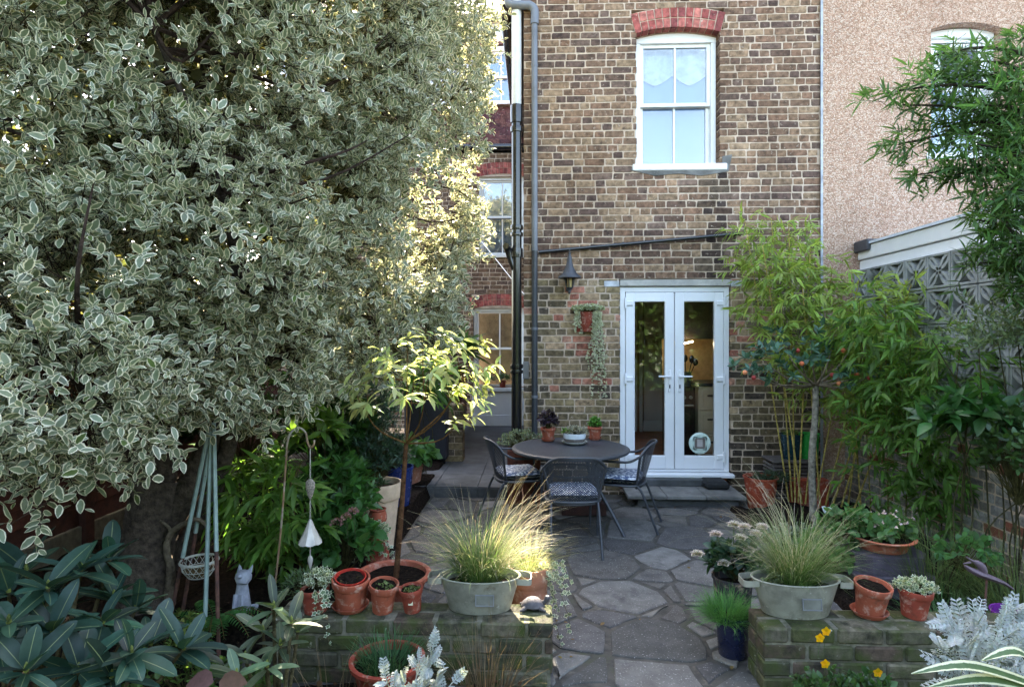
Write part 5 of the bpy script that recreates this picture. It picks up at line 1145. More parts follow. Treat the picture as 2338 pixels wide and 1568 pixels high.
# hanging outer sprays low on the left
hang = V3([wp(a, b, y) for a, b, y in ((60, 1100, 2.1), (110, 1130, 2.15), (40, 1180, 2.0), (190, 1115, 2.3), (150, 1060, 2.2), (90, 1010, 2.2), (330, 985, 2.6), (360, 1020, 2.7), (345, 960, 2.6), (420, 930, 2.8), (560, 950, 3.0), (600, 920, 3.1), (620, 960, 3.1), (500, 910, 3.0), (10, 1050, 2.0), (230, 960, 2.3), (300, 890, 2.5), (20, 980, 2.1), (180, 980, 2.2), (560, 900, 3.0))])
P0 = np.concatenate([P0, hang, hang + rng.normal(0, .05, hang.shape)]); D0 = np.concatenate([D0, nrm(rng.normal(0, .5, (2 * len(hang), 3)) + V3((.2, -.5, -.25)))])
print('twigs', len(P0))
tl = rng.uniform(.09, .17, len(P0)); P, Dv, N, I = sprays(P0, D0, tl, 9, 62, .12, .25, .75, .45)
shade = rng.normal(1, .12, len(P0))[I][:, None]
colr = np.where(rng.uniform(0, 1, (len(P), 1)) < .03, G(92, 112, 58), G(122, 133, 104)) * shade * (1 + rng.normal(0, .12, (len(P), 1)))
sticks('twigs', P0 - D0 * .1, P0 + D0 * tl[:, None] * .8 - V3((0, 0, 1)) * (tl * .16)[:, None], .0028, .0012, G(70, 56, 46), M['bark'], t)
leaves('crown', OVAL, P, Dv, N, .055 * rng.uniform(.55, 1.2, len(P)), np.clip(colr, .01, .9), ML['var'], t, rng.uniform(.75, 1.15, len(P)), singles=300)

# inside of the crown: added leaves coloured dark as shade, then branches
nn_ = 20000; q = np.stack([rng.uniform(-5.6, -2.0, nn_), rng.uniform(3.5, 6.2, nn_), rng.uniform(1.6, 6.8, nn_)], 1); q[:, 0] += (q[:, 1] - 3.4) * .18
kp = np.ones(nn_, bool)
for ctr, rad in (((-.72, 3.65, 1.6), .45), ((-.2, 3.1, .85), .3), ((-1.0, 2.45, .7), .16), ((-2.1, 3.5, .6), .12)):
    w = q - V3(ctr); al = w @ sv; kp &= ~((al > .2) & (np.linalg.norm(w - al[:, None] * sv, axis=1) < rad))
q = q[kp]; leaves('shade_foliage', OVAL, q, rdir(len(q)), rdir(len(q)) + V3((0, 0, .6)), rng.uniform(.07, .13, len(q)), vcol(len(q), G(92, 92, 58), .2), ML['lime'], t, 1.2)
allp = np.concatenate([spline([rt + V3(p) for p in l], 30) for l in limbs]); br = MB()
for i in rng.choice(len(P0), 260, replace=False):
    e_ = P0[i] + D0[i] * .05; cand = allp[allp[:, 2] < e_[2] + .1]; b_ = cand[np.argmin(np.linalg.norm(cand - e_, axis=1))]
    if np.linalg.norm(b_ - e_) > 2.4: continue
    md = b_ * .45 + e_ * .55 + rng.normal(0, .08, 3) + V3((0, 0, -.06)); br.tube(spline([b_, md, e_], 9), np.linspace(.014, .003, 9), 5, G(66, 52, 44))
br.build('branches', M['bark'], t, smooth=True, kind='stuff')

# ================================================================== rhododendrons
def rhodo(label, base, heads, ll, col, nleaf=9, singles=300):
    t = thing('rhododendron', label, 'shrub', base); st = MB(); P, Dv, N, Ls = [], [], [], []
    for q in heads:
        q = V3(q); mid = V3(base) * .45 + q * .55 + V3((0, 0, -.04)); st.tube(spline([base, mid, q], 10), np.linspace(.011, .006, 10), 6, G(92, 84, 60))
        ax = nrm(q - mid + V3((0, -.02, .05))); A, B = basis(ax[None]); ph = rng.uniform(0, 6)
        for k in range(nleaf):
            a = ph + k * 2.4; e = R(rng.uniform(5, 40)) if k > 2 else R(rng.uniform(45, 70))
            dd = (A[0] * math.cos(a) + B[0] * math.sin(a)) * math.cos(e) + ax * math.sin(e); dd = nrm(dd + V3((0, 0, -.12))); P.append(q - ax * .02 * (k / nleaf)); Dv.append(dd); N.append(ax + V3((0, 0, .5)) + rng.normal(0, .22, 3)); Ls.append(ll * rng.uniform(.7, 1.15))
        st.lathe([(0, -.01), (.008, 0), (.006, .02), (0, .03)], q, 6, G(140, 150, 80))
    st.build('stems', M['bark'], t, smooth=True); n = len(P)
    leaves('foliage', RHODO, P, Dv, N, Ls, vcol(n, col, .3, .07), ML['rhodo'], t, rng.uniform(.8, 1.25, n), singles=max(n - 14, 0) if n < 310 else 296)
hs = [wp(*a) for a in ((110, 1340, 2.0), (250, 1275, 2.35), (60, 1300, 2.3), (185, 1300, 2.15), (20, 1420, 1.85), (120, 1440, 1.95), (235, 1420, 2.1), (300, 1490, 2.0), (60, 1530, 1.8), (180, 1530, 1.9), (345, 1470, 2.2), (260, 1360, 2.3), (20, 1350, 2.1), (255, 1545, 1.95), (150, 1380, 2.3), (420, 1480, 2.2), (0, 1490, 1.95), (90, 1400, 2.2), (310, 1390, 2.35))]
rhodo('big dark blue green rhododendron in the front left corner', V3((-1.85, 2.1, .02)), hs, .165, G(44, 72, 60))
hs = [wp(*a) for a in ((625, 1385, 2.45), (665, 1420, 2.4), (600, 1440, 2.5), (560, 1500, 2.35), (640, 1470, 2.45), (540, 1540, 2.2), (680, 1440, 2.55), (610, 1520, 2.3))]
rhodo('smaller rhododendron with sun dappled leaves below the terracotta pot row', V3((-1.08, 2.45, .02)), hs, .125, G(86, 100, 76), 7)
# broad brown fallen leaf at the front edge
p = V3(wp(500, 1556, 2.05)); o = leaves('dead_leaf', BROAD, [p, p + V3((-.02, 0, .0))], [V3((.9, -.1, .1)), V3((-.9, .1, -.1))], [V3((.1, -.7, .7)), V3((-.1, -.6, .8))], [.1, .12], vcol(2, G(104, 80, 70), .05), ML['felt'], None, 1.1); tag(o, 'broad curled purplish brown dead leaf at the bottom edge', 'leaf')

# ================================================================== shrubs and clumps in the left border
def canes(t, base, tips, r, col, name='cane', lean=.04):
    for b, q in zip(base, tips): MB().tube(spline([b, (V3(b) + V3(q)) / 2 + V3((0, 0, lean)), q], 12), np.linspace(r, r * .5, 12), 7, col * random.uniform(.8, 1.15)).build(name, M['bark'], t, smooth=True)
def bamboo(label, base, tips, ll, col, cane_col, r, nt, nl, spread, down=-.35, singles=0, low=.35, wid=1.0, name='bamboo'):
    c = V3(base[0]); t = thing(name, label, 'bamboo', c); canes(t, base, tips, r, cane_col); Pt, Dt = [], []
    for b, q in zip(base, tips):
        sp_ = spline([b, (V3(b) + V3(q)) / 2 + V3((0, 0, .04)), q], 40)
        for k in range(nt):
            f = low + (1 - low) * rng.uniform(0, 1) ** .8; p = sp_[min(int(f * 39), 39)]; d = nrm(V3((rng.normal(), rng.normal() - .25, rng.uniform(-.25, .5)))); Pt.append(p + d * rng.uniform(.02, spread)); Dt.append(d)
    Pt, Dt = V3(Pt), V3(Dt); sticks('twigs', Pt - Dt * spread * .7, Pt + Dt * .06, .0018, .001, col * .8, M['bark'], t)
    P, Dv, N, I = sprays(Pt, Dt, .09, nl, 42, down, .3, .8, .4, True)
    leaves('foliage', BLADE, P, Dv, N, ll * rng.uniform(.5, 1.15, len(P)), vcol(len(P), col, .2) * rng.normal(1, .1, len(Pt))[I][:, None], ML['lime'], t, wid, singles)
    return t
bs = [(-1.95 + .12 * (i % 4), 4.0 + .12 * (i // 4), .12) for i in range(11)]; tp = [wp(*a) for a in ((500, 1010, 3.8), (540, 1040, 3.7), (590, 1030, 3.8), (640, 1010, 4.0), (690, 1050, 4.0), (560, 1120, 3.6), (640, 1120, 3.6), (520, 1180, 3.6), (610, 1200, 3.5), (690, 1180, 3.7), (660, 1060, 3.6))]
bamboo('dark green dwarf bamboo clump behind the plant obelisk', bs, tp, .145, G(96, 134, 60), G(110, 110, 60), .006, 22, 5, .16, low=.2, wid=1.5, singles=220)
def shrub(name, label, c, rad, n, ll, tm, col, mat='green', cat='shrub', **k):
    t = thing(name, label, cat, (c[0], c[1], .1)); m = MB()
    for k_ in range(4): m.tube(spline([V3((c[0] + rng.normal(0, .05), c[1] + .05, .03)), V3((c[0] + rng.normal(0, .08), c[1] + .08, c[2] * .5)), V3(c) + rng.normal(0, .3, 3) * V3(rad)], 10), np.linspace(.006, .003, 10), 6, G(70, 66, 44))
    m.build('stem', M['bark'], t, smooth=True)
    bush(t, c, rad, n, ll, tm, ML[mat], col, **k); return t
shrub('evergreen_shrub', 'glossy dark evergreen shrub behind the shepherd crook', (px_X(760, 4.9), 4.9, .95), (.42, .4, .55), 230, .085, BROAD, G(58, 96, 50), tl=.1, nl=7, singles=100)
shrub('conifer_shrub', 'dark blue green feathery shrub against the fence corner', (px_X(800, 6.0), 6.0, 1.05), (.5, .5, .6), 420, .06, BLADE, G(52, 82, 68), tl=.12, nl=12, wid=1.6)
shrub('laurel_shrub', 'mid green laurel leaves between crook and cream pot', (px_X(770, 4.25), 4.25, .62), (.3, .28, .34), 110, .1, LANCE, G(66, 112, 56), tl=.1, nl=7, wid=1.5, singles=80)
shrub('fatsia', 'large palmate leaves catching light above the crook', wp(725, 980, 4.3), (.2, .16, .14), 14, .16, LANCE, G(104, 140, 66), mat='lime', tl=.04, nl=6, ang=70, wid=1.3)
shrub('camellia', 'dark leafy shrub filling the gap under the tree near the fence', (px_X(560, 6.2), 6.2, .9), (.8, .6, .7), 240, .08, BROAD, G(48, 76, 44), tl=.1, nl=7)
shrub('hydrangea', 'hydrangea with faded pink flower heads left of the ivy pot', (px_X(785, 3.95), 3.95, .38), (.24, .2, .24), 70, .095, BROAD, G(74, 118, 64), tl=.07, nl=5, mat='lime', singles=60)
hyd = bpy.data.objects[[o.name for o in bpy.data.objects if o.name.startswith('hydrangea')][-1]]
for dx, dy, r in ((768, 1195, .042), (806, 1168, .034), (790, 1180, .03)):
    q = V3(wp(dx, dy, 3.8)); d = rdir(60); d[:, 2] = np.abs(d[:, 2]) - .2
    leaves('flower_head', TINY, q + d * r * .8, d + rng.normal(0, .5, d.shape), d + rng.normal(0, .4, d.shape), .016, vcol(60, G(172, 130, 132), .2), ML['petal'], hyd, 1.3); sticks('flower_stalk', [q - V3((-.01, -.03, .22))], [q], .003, .002, G(96, 104, 70), M['bark'], hyd, None)
shrub('ground_ivy', 'low grey green leaves spilling before the wide tree pot', (px_X(700, 3.45), 3.45, .3), (.16, .12, .12), 60, .05, BLADE, G(100, 124, 88), tl=.07, nl=9)
shrub('box_shrub', 'small sunlit shrub beside the tree trunk base', (px_X(395, 3.1), 3.1, .18), (.2, .18, .14), 90, .03, BROAD, G(120, 140, 72), mat='lime', tl=.05, nl=6)
shrub('ground_cover', 'low leafy ground cover under the rhododendrons', (px_X(430, 2.75), 2.75, .1), (.45, .25, .1), 150, .035, BROAD, G(84, 112, 56), mat='lime', tl=.05, nl=6)
shrub('cordyline', 'spiky green cordyline far behind the sunlit tree', wp(1035, 800, 9.2), (.2, .2, .12), 30, .5, BLADE, G(76, 112, 60), tl=.03, nl=4, wid=.8)
shrub('ferny_plant', 'strappy hanging green leaves under the tree edge', wp(965, 880, 6.9), (.3, .25, .2), 60, .4, BLADE, G(82, 120, 58), mat='lime', tl=.04, nl=4, up=-.3, wid=.7)
# fern: arching fronds with paired leaflets
t = thing('fern', 'arching green fern between the obelisk and the cat', 'fern', wp(480, 1400, 3.3)); c = V3((px_X(490, 3.3), 3.3, .1)); P, Dv, N, S0, S1 = [], [], [], [], []
for k in range(16):
    a = rng.uniform(-2.9, .1) if k < 12 else rng.uniform(0, 6); h = V3((math.cos(a), math.sin(a), 0)); Lf = rng.uniform(.22, .36); sd_ = V3((-h[1], h[0], 0)); pr = None
    for i in range(20):
        u = i / 19; p = c + h * Lf * u + V3((0, 0, .3 * u - .3 * u * u + .06)); 
        if pr is not None: S0.append(pr); S1.append(p)
        pr = p
        for s_ in (-1, 1): P.append(p); Dv.append(nrm(sd_ * s_ + h * .35 - V3((0, 0, .1)))); N.append(V3((0, 0, 1)) + rng.normal(0, .15, 3))
Ls = np.tile(np.repeat(.075 * (1 - np.linspace(0, 1, 20)) ** .8 + .012, 2), 16); leaves('fronds', LANCE, P, Dv, N, Ls, vcol(len(P), G(70, 118, 62), .15), ML['lime'], t, .9); sticks('stalks', S0, S1, .0025, .002, G(110, 96, 60), M['bark'], t)

# ================================================================== obelisk, basket, cat, crook, chime, driftwood
ap = V3(wp(483, 975, 3.34)); t = thing('plant_obelisk', 'tall obelisk of pale blue canes with rusty lower ends', 'plant support', (ap[0], ap[1], .05))
blue = pm('pale_blue_paint', s2l((146, 168, 164)), .5, .12, 20, .2, 70, spots=[(s2l((92, 66, 56)), 26, .66, .72)])
for i, (dx, dy, Yf, sp_) in enumerate(((380, 1454, 3.4, .62), (411, 1431, 3.5, .52), (466, 1491, 3.23, .98), (499, 1499, 3.2, .56))):
    f = V3(wz(dx, dy, .03)); tp_ = ap + V3((-.025 + .016 * i, (.02, .03, -.02, -.02)[i], .03 * (i == 3))); m_ = tp_ + (f - tp_) * sp_
    Mt = MB().tube([tp_, tp_ * .5 + m_ * .5, m_], .0115, 6).build('painted_cane', blue, t); MB().tube([m_, m_ * .5 + f * .5, f], .011, 8).build('rusty_cane', M['rust'], t)
c = V3(wp(455, 1285, 3.36)); t = thing('wire_basket', 'round white wire basket hanging inside the obelisk', 'basket', c - V3((0, 0, .08))); wm = pm('pale_wire', s2l((176, 176, 164)), .5, .2, 30)
for z, r in ((.02, .1), (.014, .103), (-.03, .088), (-.07, .06)): MB().tube([c + V3((r * math.cos(a), r * math.sin(a), z)) for a in arc(0, 6.283, 25)], .004 if z > 0 else .002, 6, cap=False).build('wire_ring', wm, t)
for k in range(18):
    a = k * .349
    for s_ in (-1, 1): MB().tube([c + V3((r * math.cos(a + s_ * w), r * math.sin(a + s_ * w), z)) for r, z, w in ((.1, .015, 0), (.088, -.03, .3), (.06, -.07, .6), (.015, -.08, .9))], .0016, 4, cap=False).build('wire', wm, t)
MB().lathe([(0, -.079), (.055, -.068), (.08, -.035), (.08, -.03), (0, -.04)], c, 16, G(110, 88, 60)).build('coir_liner', M['bark'], t, smooth=True)
cz_ = V3((px_X(553, 3.5), 3.5, .13)); t = thing('cat_statue', 'pale grey stone cat statue looking up beside the fern', 'statue', cz_); cm_ = pm('pale_stone', s2l((170, 172, 182)), .9, .2, 25, .6, 120)
MB().lathe([(0, 0), (.045, 0), (.05, .03), (.042, .09), (.034, .14), (.03, .17), (.0, .18)], cz_, 20, None, 1, .9).build('body', cm_, t, smooth=True)
hm = Matrix.Translation(cz_ + V3((.012, -.01, .205))) @ Matrix.Rotation(R(-28), 4, 'X'); MB().lathe([(0, -.045), (.03, -.038), (.046, -.01), (.044, .015), (.028, .036), (0, .044)], (0, 0, 0), 20, None, 1.05, .95, M=hm).build('head', cm_, t, smooth=True)
for s_ in (-1, 1):
    MB().lathe([(.0, .045), (.008, .03), (.018, .0), (.014, -.005)], (0, 0, 0), 8, None, 1, .5, M=hm @ Matrix.Translation((s_ * .028, 0, .03)) @ Matrix.Rotation(R(18 * s_), 4, 'Y')).build('ear', cm_, t, smooth=True)
    MB().tube([cz_ + V3((s_ * .02, -.035, .11)), cz_ + V3((s_ * .022, -.048, .05)), cz_ + V3((s_ * .022, -.055, .012)), cz_ + V3((s_ * .022, -.075, .008))], [.015, .014, .014, .01], 8).build('front_leg', cm_, t, smooth=True)
MB().lathe([(0, -.012), (.014, -.004), (.012, .008), (0, .012)], (0, 0, 0), 10, M=hm @ Matrix.Translation((0, -.046, -.004))).build('muzzle', cm_, t, smooth=True)
MB().tube(spline([cz_ + V3((.04, .02, .02)), cz_ + V3((.075, .03, .02)), cz_ + V3((.085, -.01, .018))], 8), .009, 8).build('tail', cm_, t, smooth=True)
yk = 3.38; t = thing('shepherd_crook', 'rusty shepherd crook hook standing in the left border', 'hook', wp(628, 1400, yk))
MB().tube(spline([wp(618, 1420, yk), wp(640, 1220, yk), wp(652, 1060, yk), wp(655, 1015, yk), wp(662, 990, yk), wp(680, 976, yk), wp(697, 987, yk), wp(702, 1010, yk), wp(708, 1021, yk), wp(716, 1015, yk), wp(717, 1004, yk)], 44), .0062, 8).build('rod', pm('bronze_rod', s2l((132, 104, 78)), .5, .25, 20, spots=[(s2l((168, 164, 150)), 3, .5, .6)]), t, smooth=True)
t = thing('wind_chime', 'hanging chime with mesh spoon and pale metal bell on the crook', 'wind chime', wp(708, 1295, yk)); gm = pm('pale_metal', s2l((190, 182, 172)), .5, .15, 20, metal=.2)
z_ = lambda dy: wp(708, dy, yk)[2]; xk = wp(708, 1100, yk)[0]
MB().tube([(xk, yk, z_(1022)), (xk, yk, z_(1055))], .003, 6).build('wire', gm, t)
for k in range(26):
    zc = z_(1056) - k * (z_(1056) - z_(1184)) / 26
    if z_(1142) < zc < z_(1094): continue
    MB().tube([(xk + .0035 * math.cos(a) * (1 if k % 2 else .2), yk + .0035 * math.cos(a) * (.2 if k % 2 else 1), zc + .0075 * math.sin(a)) for a in arc(0, 6.283, 9)], .0012, 4, cap=False).build('chain_link', gm, t)
MB().lathe([(0, z_(1142)), (.014, z_(1132)), (.028, z_(1112)), (.027, z_(1100)), (.014, z_(1094)), (0, z_(1092))], (xk, yk, 0), 16, None, 1, .35).build('mesh_spoon', pm('pierced_spoon', s2l((150, 138, 126)), .6, .6, 190, .8, 200), t, smooth=True)
m = MB(); n = 24; vs = []
for r, z in ((.006, z_(1184)), (.03, z_(1208)), (.058, z_(1232)), (.066, z_(1239))):
    for j in range(n): a = 6.283 * j / n; q = 1 + (.06 if j % 3 == 0 else 0); vs.append((xk + r * q * math.cos(a), yk + r * q * math.sin(a), z + (.006 if (j % 3 == 0 and r > .06) else 0)))
m.add(vs, [(i * n + j, i * n + (j + 1) % n, (i + 1) * n + (j + 1) % n, (i + 1) * n + j) for i in range(3) for j in range(n)]); m.build('bell', gm, t, smooth=True, ang=20)
MB().tube([(xk, yk, z_(1236)), (xk, yk, z_(1272))], .0035, 6).build('clapper_rod', gm, t); MB().lathe([(0, z_(1300)), (.008, z_(1292)), (.016, z_(1278)), (.012, z_(1270)), (0, z_(1266))], (xk, yk, 0), 12, None, 1, .4).build('clapper', gm, t, smooth=True)
dw = [wp(390, 1290, 3.45), wp(380, 1250, 3.42), wp(392, 1215, 3.42), wp(420, 1195, 3.4), wp(450, 1185, 3.4), wp(470, 1200, 3.42), wp(478, 1230, 3.45)]
m = MB().tube(spline(dw, 24), np.linspace(.022, .008, 24), 8, G(120, 108, 92)); m.tube(spline([dw[2], wp(382, 1200, 3.42), wp(365, 1188, 3.42)], 8), np.linspace(.012, .006, 8), 7, G(128, 116, 98)); m.tube([dw[0], V3(dw[0]) + V3((-.02, 0, -.3))], [.024, .03], 8, G(110, 98, 84))
tag(m.build('driftwood', M['bark'], smooth=True), 'weathered forked driftwood branch leaning by the tree trunk', 'branch')

# ================================================================== silver dusty miller, striped leaves, viola, dead stems
def miller(label, c, tips, ll):
    t = thing('dusty_miller', label, 'plant', c); P, Dv, N, Ls, S0, S1 = [], [], [], [], [], []
    for q in tips:
        q = V3(q); S0.append(V3(c)); S1.append(q); ax = nrm(q - V3(c))
        for k in range(7):
            d = nrm(ax + rng.normal(0, .55, 3) + V3((0, -.3, .1))); nn = nrm(V3((0, -.5, .8)) + rng.normal(0, .3, 3)); L_ = ll * rng.uniform(.6, 1.1); s_ = nrm(np.cross(nn, d)); b = q - ax * .02 * k
            for u in np.linspace(.16, 1, 6):
                wdt = .36 * (1 - abs(u - .5) * .8)
                for sg in (-1, 1):
                    for e_, l_, f_ in ((.8, wdt, 0), (2.2, wdt * .5, .5), (.1, wdt * .5, .45)):
                        m0 = nrm(d * .6 + s_ * sg * .85); P.append(b + d * L_ * u + m0 * L_ * wdt * f_); Dv.append(nrm(d * .75 * e_ + s_ * sg * .85)); N.append(nn + rng.normal(0, .12, 3)); Ls.append(L_ * l_)
            S0.append(b); S1.append(b + d * L_)
    leaves('silver_foliage', BROAD, P, Dv, N, Ls, vcol(len(P), G(176, 182, 186), .08, .02), ML['felt'], t, .62); sticks('stems', S0, S1, .003, .002, G(200, 204, 206), ML['felt'], t)
miller('white dusty miller catching sun below the chive bowl', V3((px_X(930, 2.45), 2.45, .1)), [wp(*a) for a in ((880, 1545, 2.4), (920, 1535, 2.42), (955, 1510, 2.5), (985, 1500, 2.5), (1010, 1530, 2.5), (900, 1570, 2.35), (960, 1555, 2.4), (990, 1470, 2.5), (1030, 1560, 2.45))], .075)
miller('silvery dusty miller with lacy leaves at the front right corner', V3((px_X(2260, 2.35), 2.35, .1)), [wp(*a) for a in ((2170, 1420, 2.45), (2230, 1410, 2.5), (2280, 1440, 2.4), (2330, 1430, 2.5), (2150, 1480, 2.4), (2210, 1470, 2.35), (2260, 1500, 2.3), (2310, 1480, 2.4), (2240, 1550, 2.3), (2310, 1540, 2.3), (2200, 1430, 2.6), (2300, 1400, 2.55), (2180, 1530, 2.35))], .11)
t = thing('striped_grass', 'long striped green and cream strap leaves at the bottom right', 'plant', wp(2330, 1590, 2.2)); m = MB()
for a, b, c_, d in ((2330, 2230, 2120, 1560), (2340, 2200, 2080, 1530), (2360, 2310, 2240, 1500)):
    pts = spline([wp(a + 60, 1575, 2.2), wp(b + 20, d - 12, 2.12), wp(c_, d + 6, 2.05)], 12); w = np.sin(np.linspace(.9, math.pi, 12)) * .021 + .001; nn = V3((.1, -.45, .85))
    T_ = nrm(np.gradient(pts, axis=0)); s_ = nrm(np.cross(T_, nn)); V = np.concatenate([pts - s_ * w[:, None], pts + V3((0, 0, -.003)), pts + s_ * w[:, None]]); k = 12
    fs = np.array([q for i in range(k - 1) for q in ((i, i + 1, k + i + 1), (i, k + i + 1, k + i), (k + i, k + i + 1, 2 * k + i + 1), (k + i, 2 * k + i + 1, 2 * k + i))])
    me = fast_mesh('leaf', V - pts[0], fs, G(84, 110, 74), np.r_[np.ones(k), np.zeros(k), np.ones(k)], ML['stripe'], True); place(me, 'leaf', pts[0], t)
c = V3((px_X(1930, 2.8), 2.8, .06)); t = thing('viola', 'low viola plant with yellow flowers in front of the right wall', 'plant', c)
bush(t, c + V3((-.1, 0, .06)), (.16, .1, .14), 60, .04, BROAD, ML['green'], G(70, 100, 58), .05, 5, name='foliage'); bush(t, c + V3((.12, .02, .04)), (.16, .1, .12), 60, .04, BROAD, ML['green'], G(66, 98, 56), .05, 5, name='foliage')
for dx, dy in ((1871, 1455), (1883, 1514), (2003, 1534), (1885, 1440)):
    q = V3(wp(dx, dy, 2.72)); 
    fl = leaves('flower', BROAD, [q] * 5, [V3((math.cos(a), -.2, math.sin(a))) for a in (0.3, 1.5, 2.8, 4.0, 5.3)], [V3((0, -1, .3))] * 5, .022, vcol(5, G(226, 170, 24), .06), ML['petal'], t, 1.4); sticks('flower_stalk', [q + V3((0, .02, -.1))], [q], .0015, .001, G(80, 104, 60), M['bark'], t, None)
c = V3((px_X(1110, 2.85), 2.85, .0)); t = thing('dried_plant', 'tangle of dry brown stems against the left low wall', 'dead plant', c); tuft(t, c, 150, .42, .003, G(96, 74, 54), G(150, 126, 96), .12, (45, 88), (-.2, .9), name='stems')
c = V3((px_X(760, 2.75), 2.75, .0)); t = thing('dried_plant', 'few thin dry stalks left of the chive bowl', 'dead plant', c); tuft(t, c, 26, .36, .0035, G(110, 92, 70), G(160, 136, 104), .1, (50, 88), (-.2, .7), name='stems')
t = thing('leaf_litter', None, None, (0, 0, 0)); n = 700; x = np.where(rng.uniform(0, 1, n) < .7, rng.uniform(-2.6, .0, n), rng.uniform(1.2, 3.0, n)); yy = rng.uniform(1.6, 2.98, n)
lf = leaves('leaf_litter', OVAL, np.stack([x, yy, np.full(n, .045)], 1), np.c_[rng.normal(size=(n, 2)), np.zeros(n)], np.c_[rng.normal(0, .3, (n, 2)), np.ones(n)], rng.uniform(.02, .06, n), vcol(n, G(96, 74, 54), .3), ML['felt'], None); bpy.data.objects.remove(t); tag(lf, kind='stuff')
n = 120; x = rng.uniform(-.9, 2.2, n); yy = rng.uniform(2.5, 6.4, n); e_ = rng.uniform(0, 1, n) < .6; x = np.where(e_, np.where(rng.uniform(0, 1, n) < .5, rng.uniform(.12, .35, n) - (yy - 3) * .25, rng.uniform(.9, 1.2, n) + (yy - 3) * .3), x)
lf = leaves('fallen_leaves', OVAL, np.stack([x, yy, np.full(n, .006)], 1), np.c_[rng.normal(size=(n, 2)), rng.uniform(0, .2, n)], np.c_[rng.normal(0, .2, (n, 2)), np.ones(n)], rng.uniform(.015, .04, n), vcol(n, G(130, 104, 70), .35), ML['felt'], None); tag(lf, kind='stuff')

# ================================================================== right hand plants
# bamboo by the house
bs, tp = [], []
for i, (bx_, tx, ty, Yt) in enumerate(((1800, 1700, 505, 6.3), (1808, 1760, 500, 6.4), (1815, 1800, 510, 6.2), (1822, 1850, 560, 6.1), (1830, 1740, 560, 6.0), (1838, 1900, 610, 6.0), (1860, 1960, 640, 5.8), (1872, 1830, 640, 5.9), (1884, 2010, 680, 5.6), (1900, 2080, 650, 5.4), (1920, 2050, 720, 5.5), (1935, 1990, 740, 5.6), (1950, 2110, 760, 5.3), (1965, 1930, 700, 5.9))):
    bs.append(V3((px_X(bx_, 6.2 - .02 * i), 6.2 - .02 * i, .1))); tp.append(wp(tx, ty, Yt))
bamboo('airy yellow green bamboo with yellow canes beside the house', bs, tp, .13, G(156, 176, 92), G(190, 168, 96), .009, 72, 6, .28, low=.42, wid=1.35, singles=200)
bs = [V3((px_X(x, 5.3), 5.3 - .05 * i, .08)) for i, x in enumerate((1990, 2020, 2050, 2080, 2110, 2130))]; tp = [wp(*a) for a in ((1960, 680, 5.2), (2020, 690, 5.0), (2080, 720, 4.8), (2150, 760, 4.6), (2190, 800, 4.5), (2020, 860, 5.0))]
bamboo('darker green bamboo leaning along the boundary wall', bs, tp, .13, G(100, 138, 66), G(116, 108, 62), .006, 80, 6, .26, low=.12, wid=1.5, singles=120)
# strawberry tree on a thin grey trunk
c = V3((px_X(1857, 5.6), 5.6, .05)); t = thing('strawberry_tree', 'slim grey trunked strawberry tree with orange fruits and blue green leaves', 'tree', c)
top = V3(wp(1862, 880, 5.6)); MB().tube(spline([c, V3(wp(1853, 1050, 5.6)), V3(wp(1860, 960, 5.6)), top], 14), np.linspace(.034, .026, 14), 10, G(150, 142, 128)).build('trunk', M['bark'], t, smooth=True)
tips = [wp(*a) for a in ((1710, 850, 5.4), (1740, 820, 5.5), (1790, 790, 5.6), (1850, 775, 5.5), (1900, 790, 5.7), (1950, 780, 5.6), (2000, 830, 5.5), (1980, 860, 5.4), (1930, 850, 5.3), (1780, 850, 5.3), (1830, 830, 5.3), (1880, 830, 5.35), (2010, 800, 5.6), (1760, 865, 5.5))]; m = MB(); Pt, Dt = [], []
for q in tips:
    q = V3(q); s_ = spline([top, top * .4 + q * .6 + V3((0, 0, -.06)), q], 8); m.tube(s_, np.linspace(.011, .004, 8), 6, G(132, 118, 98))
    for k in range(4): Pt.append(s_[-1] + rng.normal(0, .06, 3)); Dt.append(nrm(q - top + V3((0, 0, .25)) + rng.normal(0, .3, 3)))
m.build('branches', M['bark'], t, smooth=True); P, Dv, N, I = sprays(V3(Pt), V3(Dt), .1, 8, 60, .15, .2, .8, .4)
leaves('crown', BROAD, P, Dv, N, .085 * rng.uniform(.6, 1.1, len(P)), vcol(len(P), G(64, 100, 82), .2), ML['rhodo'], t, .75, singles=150)
for i, (dx, dy) in enumerate(((1830, 830), (1900, 856), (1915, 875), (1955, 855), (1985, 862), (2030, 862), (1925, 800), (1820, 800), (1700, 850), (1995, 845), (1720, 862), (1940, 850))): MB().lathe([(0, -.022), (.015, -.016), (.022, 0), (.015, .016), (0, .022)], wp(dx, dy, 5.28), 10, (G(206, 106, 62), G(150, 44, 36), G(214, 130, 84))[i % 3] if i < 9 else G(140, 40, 34)).build('fruit', M['any'], t, smooth=True)
